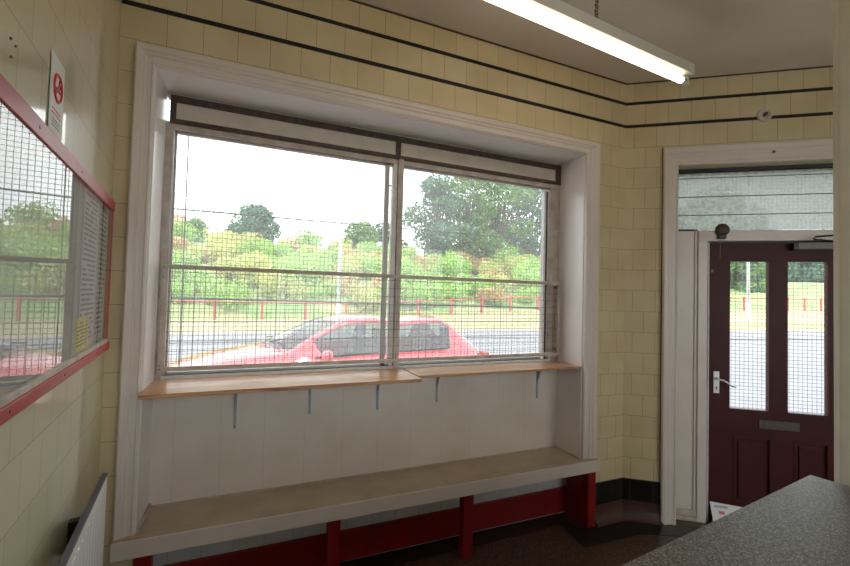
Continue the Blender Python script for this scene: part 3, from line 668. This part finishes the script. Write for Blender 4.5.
# ================================================================= OUTDOORS
def strip(name, A, B, m, sub=1, nsub=1, jit=0.0):
    """ribbon of ground between polylines A and B"""
    b = MB(); rows = []
    pa = []; pb = []
    for P, Q in ((A, pa), (B, pb)):
        for a, c in zip(P, P[1:]):
            for i in range(sub): Q.append(Vector(a).lerp(Vector(c), i/sub))
        Q.append(Vector(P[-1]))
    for a, c in zip(pa, pb):
        r_ = []
        for j in range(nsub+1):
            p = a.lerp(c, j/nsub)
            if jit and 0 < j: p.z += jit*noise.noise(p*0.35)
            r_.append(b.bm.verts.new(p))
        rows.append(r_)
    for r0, r1 in zip(rows, rows[1:]):
        for j in range(nsub): b.bm.faces.new((r0[j], r1[j], r1[j+1], r0[j+1]))
    return struct(b.build(name, m, smooth=bool(jit)))
M['asphalt'] = simple('pale_asphalt', (0.20, 0.20, 0.215), 0.85, var=0.10, scale=2.0)
M['paving'] = simple('pale_pavement', (0.55, 0.54, 0.52), 0.85, var=0.10, scale=3.0)
M['kerb'] = simple('kerb_stone', (0.22, 0.22, 0.22), 0.8)
M['lines'] = simple('road_paint', (0.80, 0.80, 0.80), 0.7)
M['verge'] = simple('dry_grass', (0.22, 0.24, 0.10), 0.9, scale=0.8, col2=(0.42, 0.31, 0.21), stretch=(0.3, 1, 1))
M['bank'] = simple('bank_grass', (0.13, 0.24, 0.07), 0.9, scale=0.5, col2=(0.30, 0.28, 0.14))
M['field'] = simple('dry_field', (0.16, 0.32, 0.08), 0.9, scale=0.12, col2=(0.34, 0.36, 0.14))
RE = [(-45, 14, 0.05), (-4, 14, 0.08), (2, 14, 0.08), (6, 14, 0.10), (12, 11.5, 0.25), (17.3, 8.8, 0.42), (20, 8.0, 0.47), (28, 4.5, 0.55), (45, -8, 0.7)]
FE = [(-45, 18, 0.25), (-4, 18, 0.27), (2, 18, 0.27), (6, 18, 0.50), (13, 18, 0.86), (23, 15.2, 1.05), (27.5, 13.5, 1.15), (40, 13.3, 1.25), (60, 4, 1.3)]
BE = [(-60, 33, 5.1), (-4, 33, 5.1), (4, 33, 5.2), (12, 33, 5.1), (22, 36, 4.8), (45, 36, 4.3), (60, 26, 4.3), (66, 16, 4.3), (95, -4, 4.3)]
NE = [(-45, 1.6, -0.10), (-4, 1.6, -0.10), (0.5, 1.6, -0.10), (2.0, 1.2, -0.10), (3.0, 0.4, -0.10), (3.6, -0.6, -0.10), (4.2, -1.6, -0.10), (5, -3, -0.10), (9, -12, -0.10)]
W0 = [(-45, 0.30, -0.09), (-4, 0.30, -0.09), (0.1, 0.30, -0.09), (0.5, 0.0, -0.09), (1.0, -0.4, -0.09), (1.6, -0.85, -0.09), (1.9, -1.2, -0.09), (2.0, -3, -0.09), (2.1, -12, -0.09)]
strip('pavement', W0, NE, M['paving'])
MD = [tuple(Vector(a).lerp(Vector(c), 0.78)) for a, c in zip(NE, RE)]
strip('road', NE, RE, M['asphalt'], 3, 6)
K = [(a[0], a[1], a[2]+0.05) for a in MD]; K2 = [(a[0]+0.01, a[1]+0.22, a[2]+0.05) for a in MD]
strip('kerb', K, K2, M['kerb'])
strip('grass_verge', RE, FE, M['verge'], 3, 3)
strip('bank', FE, BE, M['bank'], 8, 10, 0.5)
TE = [(-160, 120, 4.4), (-10, 160, 4.4), (20, 160, 4.5), (60, 160, 4.6), (120, 150, 4.8), (170, 120, 4.6), (190, 70, 4.4), (200, 30, 4.4), (240, -30, 4.4)]
strip('field', BE, TE, M['field'])
# road markings, dashes
for i, (fx, n_) in enumerate(((0.45, 7),)):
    ml = [tuple(Vector(a).lerp(Vector(c), fx)) for a, c in zip(NE, RE)]
    for a, c in zip(ml[3:8], ml[4:9]):
        p, q = Vector(a), Vector(c); Ln = (q-p).length; k = 0.6
        while k < Ln-1.2:
            s0 = p.lerp(q, k/Ln); s1 = p.lerp(q, (k+1.2)/Ln); d = (s1-s0).normalized(); nn = Vector((-d.y, d.x, 0))*0.06
            b = MB(); vs = [b.bm.verts.new(v_+Vector((0, 0, 0.012))) for v_ in (s0-nn, s1-nn, s1+nn, s0+nn)]; b.bm.faces.new(vs)
            o = b.build('road_marking', M['lines']); struct(o); k += 3.4

# railing with red posts
rl = empty('roadside_railing', (0, 18, 0.27)); tag(rl, 'long red post and rail fence along the far side of the road', 'railing')
M['rail_red'] = simple('faded_red_rail', (0.50, 0.10, 0.09), 0.6, var=0.2, scale=5)
def along(P, d):
    for a, c in zip(P, P[1:]):
        a, c = Vector(a), Vector(c); l = (c-a).length
        if d <= l: return a.lerp(c, d/l)
        d -= l
    return Vector(P[-1])
FR = [(a[0], a[1]+0.1, a[2]) for a in FE]; s0 = (-4 - (-45)); step = 1.93
npost = 0; prev = None; d = s0 - step*6 + 0.1; rb = MB()
while npost < 40:
    p = along(FR, d)
    b = MB(); b.box(p.x-0.055, p.x+0.055, p.y-0.055, p.y+0.055, p.z-0.1, p.z+0.90); inv(rl, b).build('post', M['rail_red'], rl, 0.01)
    if prev is not None: rb.rod(prev+Vector((0, -0.07, 0.80)), p+Vector((0, -0.07, 0.80)), 0.030, 8)
    prev = p; d += step; npost += 1
inv(rl, rb).build('top_rail', M['rail_red'], rl)

# lamp posts
M['post_white'] = simple('pale_grey_column', (0.62, 0.66, 0.70), 0.5)
def lamp_post(x, y, z, h, lean, label):
    t = empty('street_lamp', (x, y, z)); tag(t, label, 'street lamp', 'street lamps along the road')
    b = MB(); b.rod((0, 0, -0.1), (0, 0, 1.0), 0.10, 14); b.build('base_section', M['closer'] if lean else M['post_white'], t)
    b = MB(); b.rod((0, 0, 1.0), (0, 0, h), 0.075, 14, r1=0.05); b.build('column', M['post_white'], t)
    b = MB(); b.path([(0, 0, h), (0, -0.3, h+0.25), (0, -1.0, h+0.35)], 0.035, 8); b.build('bracket_arm', M['post_white'], t)
    b = MB(); b.box(-0.13, 0.13, -1.55, -0.95, h+0.28, h+0.42); b.build('lantern', M['closer'], t, 0.03)
lamp_post(0.95, 15.3, 0.12, 8.5, 0, 'pale tall street lamp column rising behind the red car')
lamp_post(21.2, 10.95, 0.66, 8.0, 0, 'pale street lamp column seen through the left pane of the maroon door')

# vegetation ------------------------------------------------------
def leaf_mat(name, c1, c2, c3):
    m, n, b = mat(name); ge = n.nodes.new('ShaderNodeNewGeometry'); r = n.nodes.new('ShaderNodeValToRGB'); e = r.color_ramp.elements
    e[0].color = (*c1, 1); e[1].color = (*c3, 1); k = e.new(0.5); k.color = (*c2, 1)
    lk(n, ge.outputs['Random Per Island'], r.inputs['Fac'])
    lk(n, r.outputs[0], b.inputs['Base Color']); b.inputs['Roughness'].default_value = 0.6
    tl = n.nodes.new('ShaderNodeBsdfTranslucent'); lk(n, r.outputs[0], tl.inputs[0]); mx = n.nodes.new('ShaderNodeMixShader'); mx.inputs[0].default_value = 0.35
    lk(n, b.outputs[0], mx.inputs[1]); lk(n, tl.outputs[0], mx.inputs[2]); lk(n, mx.outputs[0], n.nodes['Material Output'].inputs['Surface'])
    return m
LM = {
 'light': leaf_mat('light_green_leaves', (0.20, 0.40, 0.07), (0.34, 0.56, 0.13), (0.56, 0.70, 0.24)),
 'yellow': leaf_mat('yellow_green_leaves', (0.34, 0.44, 0.12), (0.55, 0.60, 0.20), (0.70, 0.62, 0.30)),
 'russet': leaf_mat('russet_leaves', (0.42, 0.30, 0.12), (0.60, 0.40, 0.20), (0.52, 0.50, 0.20)),
 'mid': leaf_mat('mid_green_leaves', (0.09, 0.20, 0.06), (0.15, 0.29, 0.09), (0.28, 0.44, 0.15)),
 'dark': leaf_mat('blue_green_leaves', (0.06, 0.14, 0.09), (0.10, 0.21, 0.13), (0.17, 0.29, 0.17)),
}
M['bark'] = simple('grey_brown_bark', (0.13, 0.10, 0.08), 0.9, var=0.3, scale=4)
def leaf_mesh(blobs, per, size, seed, up=0.4):
    rnd = random.Random(seed); b = bmesh.new()
    for (cx_, cy_, cz_, rx, ry, rz_) in blobs:
        for _ in range(per):
            while True:
                v = Vector((rnd.uniform(-1, 1), rnd.uniform(-1, 1), rnd.uniform(-1, 1)))
                if v.length <= 1: break
            v = v.normalized()*(v.length**0.45)
            c = Vector((cx_+v.x*rx, cy_+v.y*ry, cz_+v.z*rz_))
            nrm = Vector((rnd.gauss(0, 1), rnd.gauss(0, 1), rnd.gauss(0, 1)+up)).normalized(); a = nrm.orthogonal().normalized(); q = nrm.cross(a)
            th = rnd.uniform(0, 6.28); a, q = a*math.cos(th)+q*math.sin(th), q*math.cos(th)-a*math.sin(th); s_ = size*rnd.uniform(0.6, 1.4)
            b.faces.new([b.verts.new(c + a*s_), b.verts.new(c + q*s_*0.5), b.verts.new(c - a*s_), b.verts.new(c - q*s_*0.5)])
    me = bpy.data.meshes.new('foliage'); b.to_mesh(me); b.free(); return me
def copy_tree(o, parent=None):
    c = o.copy(); C.objects.link(c)
    if parent is not None: c.parent = parent
    for ch in list(o.children): copy_tree(ch, c)
    return c
def shrub(seed, mk, tall=1.0, per=190):
    rnd = random.Random(seed)
    bl = [(rnd.uniform(-0.9, 0.9), rnd.uniform(-0.6, 0.6), rnd.uniform(0.35, 1.25)*tall, rnd.uniform(0.4, 0.75), rnd.uniform(0.4, 0.7), rnd.uniform(0.35, 0.6)*tall) for _ in range(9)]
    me = leaf_mesh(bl, per, 0.085, seed)
    t = empty('shrub'); o = bpy.data.objects.new('foliage', me); C.objects.link(o); o.parent = t; me.materials.append(LM[mk])
    b = MB()
    for _ in range(5): b.rod((0, 0, -0.2), (rnd.uniform(-0.7, 0.7), rnd.uniform(-0.5, 0.5), rnd.uniform(0.8, 1.3)*tall), 0.02, 5)
    b.build('stems', M['bark'], t); return t
protos = {'light': [shrub(1, 'light'), shrub(2, 'light', 1.3)], 'yellow': [shrub(3, 'yellow'), shrub(4, 'yellow', 1.2)], 'russet': [shrub(5, 'russet', 0.8)]}
LBL = {'light': ('light green shrub growing on the bank behind the red railing', 'light green shrubs on the bank'),
       'yellow': ('yellow green shrub growing on the bank behind the red railing', 'yellow green shrubs on the bank'),
       'russet': ('russet tinged low shrub growing on the bank behind the red railing', 'russet shrubs on the bank')}
def bank_z(x, y):
    t_ = min(max((y-18)/15.0, 0), 1); f0 = 0.27 if x < 2 else min(0.27+(x-2)*0.052, 0.95); return f0 + (5.1-f0)*t_
used = set(); rnd = random.Random(11)
spots = []
for row, yy in enumerate((20.2, 22.3, 24.6, 27, 29.5, 32)):
    x = -10.5 - row*1.6 + rnd.uniform(0, 1)
    while x < 19 + row*1.8: spots.append((x + rnd.uniform(-0.4, 0.4), yy + rnd.uniform(-0.6, 0.6), row)); x += rnd.uniform(1.9, 2.7)
for x, y, row in spots:
    rr = rnd.random(); k = 'light' if rr < 0.48 else ('yellow' if rr < 0.78 else 'russet')
    pi = rnd.randrange(len(protos[k])); pr = protos[k][pi]
    o = pr if (k, pi) not in used else copy_tree(pr); used.add((k, pi))
    s_ = rnd.uniform(0.8, 1.15) * (0.85 if row == 0 else 1.0)
    o.location = (x, y, bank_z(x, y)-0.1); o.rotation_euler = (0, 0, rnd.uniform(0, 6.28)); o.scale = (s_, s_, s_*rnd.uniform(0.8, 1.05))
    where = 'at the foot of' if row == 0 else ('halfway up' if row < 4 else 'along the top of')
    dv = Vector((x, y, 0)) - Vector((-2.569, -2.259, 0)); px_ = 425 + 415*math.tan(math.atan2(dv.x, dv.y) - YAW)
    pane = 'left window pane' if px_ < 395 else ('right window pane' if px_ < 560 else 'left door pane')
    tag(o, '%s shrub %s the bank, seen in the %s' % ({'light': 'light green', 'yellow': 'yellow green', 'russet': 'russet tinged'}[k], where, pane), 'shrub', '%s shrubs %s the bank, %s' % ({'light': 'light green', 'yellow': 'yellow green', 'russet': 'russet'}[k], where, pane))
def tree(x, y, z, h, wd, mk, seed, label, blobs=16, per=420, leaf=0.17, trunkh=0.3, name='tree', airy=1.0, stems=1, flat=1.0):
    rnd = random.Random(seed); t = empty(name, (x, y, z)); tag(t, label, 'tree')
    bl = []; br = MB()
    for i in range(blobs):
        a = rnd.uniform(0, 6.28); zz = h*(trunkh + (0.93-trunkh)*(i+0.5)/blobs); f = math.sin(math.pi*min(0.97, max(0.12, (zz/h-trunkh+0.12)/(1.08-trunkh))))
        rad = wd/2*f*rnd.uniform(0.25, 0.75); s_ = wd*0.22*rnd.uniform(0.75, 1.25)*airy
        c = (math.cos(a)*rad, math.sin(a)*rad, zz); bl.append((*c, s_, s_, s_*0.75*flat))
        st = Vector((rnd.uniform(-0.1, 0.1), 0, h*trunkh*rnd.uniform(0.5, 1.0)+0.25*(zz-h*trunkh))); br.rod(st, c, wd*0.010, 5, r1=wd*0.004)
    me = leaf_mesh(bl, per, leaf, seed); o = bpy.data.objects.new('crown', me); C.objects.link(o); o.parent = t; me.materials.append(LM[mk])
    for k in range(stems):
        dx = (k-(stems-1)/2)*wd*0.16; br.rod((dx*0.4, 0, -0.3), (dx*1.6, 0, h*0.82), wd*0.022, 8, r1=wd*0.006)
    br.build('trunk', M['bark'], t); return t
def at(px, depth_y):   # ground position on a line of sight, for placing what stands far outside
    X_ = (px-425)/415.0; d = Fv + r2*X_; s_ = (depth_y+2.25856)/d.y; return -2.56932 + d.x*s_
tree(at(251, 60), 60, 4.2, 9.0, 7.4, 'dark', 21, 'round blue green tree standing alone behind the bank, left pane', blobs=26, per=300, leaf=0.26, trunkh=0.2)
tree(at(196, 55), 55, 4.4, 5.6, 6.0, 'mid', 22, 'small round green tree left of the big round tree', blobs=14, per=300, leaf=0.22, trunkh=0.1)
tree(at(361, 42), 42, 4.4, 4.6, 5.6, 'mid', 23, 'rounded green tree beside the street lamp, left of the window mullion', blobs=14, per=340, leaf=0.2, trunkh=0.1)
tree(at(384, 45), 45, 4.4, 5.4, 5.0, 'dark', 24, 'darker tree just left of the window mullion behind the bank', blobs=12, per=300, leaf=0.2, trunkh=0.1)
tree(at(330, 62), 62, 4.0, 5.2, 1.9, 'dark', 25, 'small pointed conifer on the skyline left of the street lamp', blobs=7, per=200, leaf=0.2, trunkh=0.15)
tree(at(436, 30), 30, 3.4, 8.6, 6.0, 'dark', 31, 'leaning airy tree at the left edge of the right hand tree clump', blobs=26, per=230, leaf=0.16, trunkh=0.15, stems=3, airy=0.8)
tree(at(464, 32), 32, 3.6, 11.0, 7.5, 'mid', 32, 'tall many stemmed tree in the middle of the right pane', blobs=32, per=230, leaf=0.17, trunkh=0.12, stems=4, airy=0.8)
tree(at(497, 31), 31, 3.6, 11.5, 7.5, 'mid', 33, 'tall tree with lighter leaves and forked white trunks, right pane', blobs=32, per=220, leaf=0.17, trunkh=0.15, stems=4, airy=0.75)
tree(at(531, 33), 33, 3.8, 11.0, 8.0, 'dark', 34, 'tall airy tree at the right edge of the right pane', blobs=32, per=230, leaf=0.18, trunkh=0.15, stems=3, airy=0.75)
for i, (px, dy, hh, ww, mk, lb) in enumerate(((716, 26, 11, 11, 'mid', 'broad green tree at the left of the door view'), (742, 23, 7.5, 6.5, 'mid', 'bushy green tree behind the street lamp in the door view'),)):
    tree(at(px, dy), dy, 2.2, hh, ww, mk, 40+i, lb, blobs=24, per=380, leaf=0.22, trunkh=0.05)
for i, (px, dy) in enumerate(((762, 34), (788, 33), (806, 32), (824, 31), (845, 29))):
    tree(at(px, dy), dy, 4.3, 7.0, 11.0, 'dark', 50+i, 'dark distant tree beyond the field, seen ' + ('left of the lamp post in the door panes', 'between the two door panes', 'in the middle of the right door pane', 'at the right edge of the right door pane', 'rightmost, mostly behind the pillar')[i], blobs=26, per=360, leaf=0.34, trunkh=0.02)['group'] = 'dark tree belt beyond the field'

# houses on the skyline
def house(x, y, z, wx, wy, hw, hr, wallm, roofm, label, rz=0.0):
    t = empty('house', (x, y, z), rz); tag(t, label, 'house')
    b = MB(); b.box(-wx/2, wx/2, -wy/2, wy/2, 0, hw); b.prism([(-wy/2, hw), (wy/2, hw), (0, hw+hr*0.95)], 0, -wx/2, wx/2); b.build('walls', wallm, t)
    b = MB()
    for s_ in (-1, 1):
        b.prism([(s_*(wy/2+0.3), hw-0.15), (0, hw+hr), (0, hw+hr+0.18), (s_*(wy/2+0.3), hw+0.03)], 0, -wx/2-0.2, wx/2+0.2)
    rf = b.build('roof', roofm, t)
    b = MB(); b.box(wx*0.22, wx*0.22+0.8, -0.4, 0.4, hw+hr*0.6, hw+hr+1.1); b.build('chimney', wallm, t)
    for k in (-0.3, 0.05, 0.3):
        b = MB(); b.box(wx*k-0.55, wx*k+0.55, -wy/2-0.05, -wy/2+0.05, hw*0.55, hw*0.85); wn = b.build('window', M['car_dark'], t)
M['car_dark'] = simple('dark_glazing', (0.05, 0.06, 0.07), 0.15)
brick = simple('red_brick_render', (0.42, 0.20, 0.16), 0.9); roofr = simple('red_brown_roof', (0.34, 0.17, 0.14), 0.9); roofg = simple('grey_slate_roof', (0.20, 0.20, 0.24), 0.8); rend = simple('pale_render', (0.7, 0.68, 0.64), 0.8)
house(at(160, 95), 95, 4.3, 15, 8, 5.0, 3.8, brick, roofr, 'red brick house with a red roof at the left edge of the window')
house(at(128, 72), 72, 4.0, 14, 8, 5.2, 3.8, brick, roofr, 'red brick house further left, half hidden by the reveal')
house(at(310, 100), 100, 4.4, 13, 8, 4.0, 2.6, rend, roofg, 'pale house with grey roof on the skyline left of the street lamp')
house(at(283, 110), 110, 4.4, 10, 8, 3.8, 2.2, rend, roofg, 'smaller pale house beside the round blue green tree')

# ================================================================= CAR
car = empty('parked_car', (-3.62, 2.45, -0.095)); tag(car, 'red hatchback car parked outside the window facing left', 'car')
M['car_red'] = simple('red_car_paint', (0.52, 0.05, 0.07), 0.25, coat=1.0)
M['tyre'] = simple('black_tyre', (0.02, 0.02, 0.02), 0.8); M['rim'] = simple('alloy_rim', (0.5, 0.5, 0.52), 0.35, 0.7)
M['seat'] = simple('grey_car_upholstery', (0.16, 0.16, 0.17), 0.8)
# stations: x, belt z, top z, half width low, half width belt, half width top
ST = [(0.00, 0.50, 0.62, 0.62, 0.58, 0.40), (0.10, 0.60, 0.74, 0.76, 0.70, 0.52), (0.35, 0.70, 0.84, 0.82, 0.76, 0.58), (0.75, 0.78, 0.92, 0.84, 0.78, 0.62), (1.12, 0.86, 0.99, 0.85, 0.80, 0.66),
      (1.22, 0.90, 1.02, 0.85, 0.81, 0.67), (1.45, 0.93, 1.15, 0.85, 0.81, 0.66), (1.70, 0.94, 1.25, 0.85, 0.81, 0.63), (1.95, 0.95, 1.33, 0.85, 0.81, 0.60), (2.20, 0.955, 1.375, 0.85, 0.81, 0.585), (2.50, 0.965, 1.39, 0.85, 0.81, 0.58),
      (2.80, 0.975, 1.34, 0.85, 0.81, 0.58), (3.10, 0.985, 1.37, 0.85, 0.805, 0.575), (3.40, 0.995, 1.385, 0.84, 0.80, 0.565), (3.60, 1.0, 1.31, 0.83, 0.79, 0.56), (3.80, 0.995, 1.18, 0.82, 0.775, 0.57), (3.95, 0.97, 1.05, 0.80, 0.75, 0.60), (4.08, 0.80, 0.90, 0.76, 0.70, 0.58), (4.12, 0.55, 0.62, 0.72, 0.66, 0.55)]
bmB = bmesh.new(); rows = []
for x, zb, zt, wl, wb, wt in ST:
    half = [(wl*0.92, 0.20), (wl, 0.34), (wl+0.015, 0.52*zb/0.9), (wl, zb-0.14), (wb, zb), (wb-(wb-wt)*0.86, zb+(zt-zb)*0.86), (wt*0.93, zt-0.012), (wt*0.6, zt+0.008), (0, zt+0.014)]
    ring = [(y_, z_) for y_, z_ in half] + [(-y_, z_) for y_, z_ in half[-2::-1]]
    sw = (0.52 if x < 1.3 else (0.46 if x < 1.6 else (0.36 if x < 1.8 else 0.22))) if 1.0 < x < 2.1 else (-0.16 if x > 3.5 else (0.10 if x < 0.9 else 0.0))
    rows.append([bmB.verts.new((x + sw*(abs(y_)/0.85)**2, y_, z_)) for y_, z_ in ring])
nR = len(rows[0]); cls = {'body': [], 'side_window': [], 'windscreen': [], 'rear_window': []}
for i in range(len(rows)-1):
    xm = (ST[i][0]+ST[i+1][0])/2
    for j in range(nR-1):
        f = bmB.faces.new((rows[i][j], rows[i+1][j], rows[i+1][j+1], rows[i][j+1])); f.smooth = True
        side = j in (4, nR-6); top = 6 <= j <= nR-8; 
        c = 'body'
        if side and 6 <= i <= 13 and i != 99: c = 'side_window'
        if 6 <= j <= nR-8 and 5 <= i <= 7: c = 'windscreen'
        if 6 <= j <= nR-8 and 14 <= i <= 15: c = 'rear_window'
        cls[c].append(f)
bmB.faces.new(rows[0]); bmB.faces.new(rows[-1][::-1])
bmesh.ops.recalc_face_normals(bmB, faces=bmB.faces)
idx = {}
for k, v_ in cls.items():
    for f in v_: idx[f.index if False else id(f)] = k
bmB.faces.index_update(); tagm = ['body']*len(bmB.faces)
for k, v_ in cls.items():
    for f in v_: tagm[f.index] = k
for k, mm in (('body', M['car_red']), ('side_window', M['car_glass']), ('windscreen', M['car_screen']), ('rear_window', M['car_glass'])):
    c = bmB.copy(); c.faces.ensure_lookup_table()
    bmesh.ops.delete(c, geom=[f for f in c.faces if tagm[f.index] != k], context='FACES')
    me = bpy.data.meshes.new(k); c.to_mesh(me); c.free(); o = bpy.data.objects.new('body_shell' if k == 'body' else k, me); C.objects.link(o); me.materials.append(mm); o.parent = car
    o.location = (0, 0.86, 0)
    if k == 'body': sb = o.modifiers.new('thick', 'SOLIDIFY'); sb.thickness = 0.012; sb.offset = -1
bmB.free()
CY = 0.86
for s_ in (-1, 1):
    for x in (0.78, 3.35):
        b = MB(); y = CY + s_*0.80; b.disc((x, y, 0.30), 0.30, 0, 'y', 28, [(0.20, -0.10*1), (0.30, -0.095), (0.305, 0.0), (0.30, 0.06), (0.20, 0.065)]); wh = b.build('wheel', M['tyre'], car)
        b = MB(); b.disc((x, y+s_*0.066, 0.30), 0.19, 0.006*s_, 'y', 20); b.build('rim', M['rim'], wh)
    b = MB(); b.disc((1.88, CY+s_*0.93, 0.97), 0.05, 0, 'x', 14, [(0.03, -0.07), (0.068, -0.04), (0.075, 0.02), (0.06, 0.05), (0.001, 0.05)]); b.rod((1.88, CY+s_*0.80, 0.93), (1.88, CY+s_*0.92, 0.96), 0.022, 8); b.build('door_mirror', M['car_red'] if s_ < 0 else M['black'], car)
    b = MB()
    for x in (2.30, 2.86): b.box(x, x+0.18, CY+s_*0.862, CY+s_*0.875, 0.80, 0.825)
    b.build('door_handle', M['car_red'], car)
    b = MB(); b.path([(1.76, CY+s_*0.805, 0.945), (2.1, CY+s_*0.805, 0.968), (3.4, CY+s_*0.80, 1.012)], 0.008, 6); b.build('window_trim', M['black'], car)
    b = MB(); b.rod((2.56, CY+s_*0.79, 0.97), (2.62, CY+s_*0.58, 1.41), 0.014, 6); b.build('door_pillar', M['black'], car)
    b = MB(); b.disc((0.10, CY+s_*0.52, 0.64), 0.09, -0.05, 'x', 16); b.build('headlamp', M['rim'], car)
    b = MB(); b.box(4.03, 4.10, CY+s_*0.62-0.08, CY+s_*0.62+0.08, 0.72, 0.92); b.build('tail_lamp', simple('tail_red', (0.4, 0.01, 0.01), 0.3), car, 0.01)
for x, y in ((1.95, 0.45), (1.95, 1.27), (2.95, 0.5), (2.95, 1.22)):
    b = MB(); b.box(x, x+0.45, y-0.22, y+0.22, 0.35, 0.55); b.prism([(x+0.38, 0.5), (x+0.55, 0.5), (x+0.66, 1.05), (x+0.54, 1.05)], 1, y-0.21, y+0.21); st_ = b.build('seat', M['seat'], car, 0.03)
    b = MB(); b.box(x+0.60, x+0.68, y-0.11, y+0.11, 1.08, 1.24); b.rod((x+0.63, y-0.05, 1.0), (x+0.64, y-0.05, 1.1), 0.008, 6); b.rod((x+0.63, y+0.05, 1.0), (x+0.64, y+0.05, 1.1), 0.008, 6); b.build('headrest', M['seat'], st_, 0.02)
b = MB(); b.torus((1.72, 1.22, 0.92), 0.18, 0.015, 'x', 22, 6); b.rod((1.55, 1.22, 0.85), (1.72, 1.22, 0.92), 0.03, 8); b.build('steering_wheel', M['black'], car)
b = MB(); b.box(1.52, 1.80, 0.15, 1.57, 0.72, 0.90); b.build('dashboard', M['seat'], car, 0.04)
b = MB(); b.path([(1.30, 0.75, 1.055), (1.42, 0.42, 1.12)], 0.008, 6); b.path([(1.30, 1.35, 1.055), (1.36, 0.97, 1.10)], 0.008, 6); b.build('wiper', M['black'], car)
bpy.context.view_layer.update()
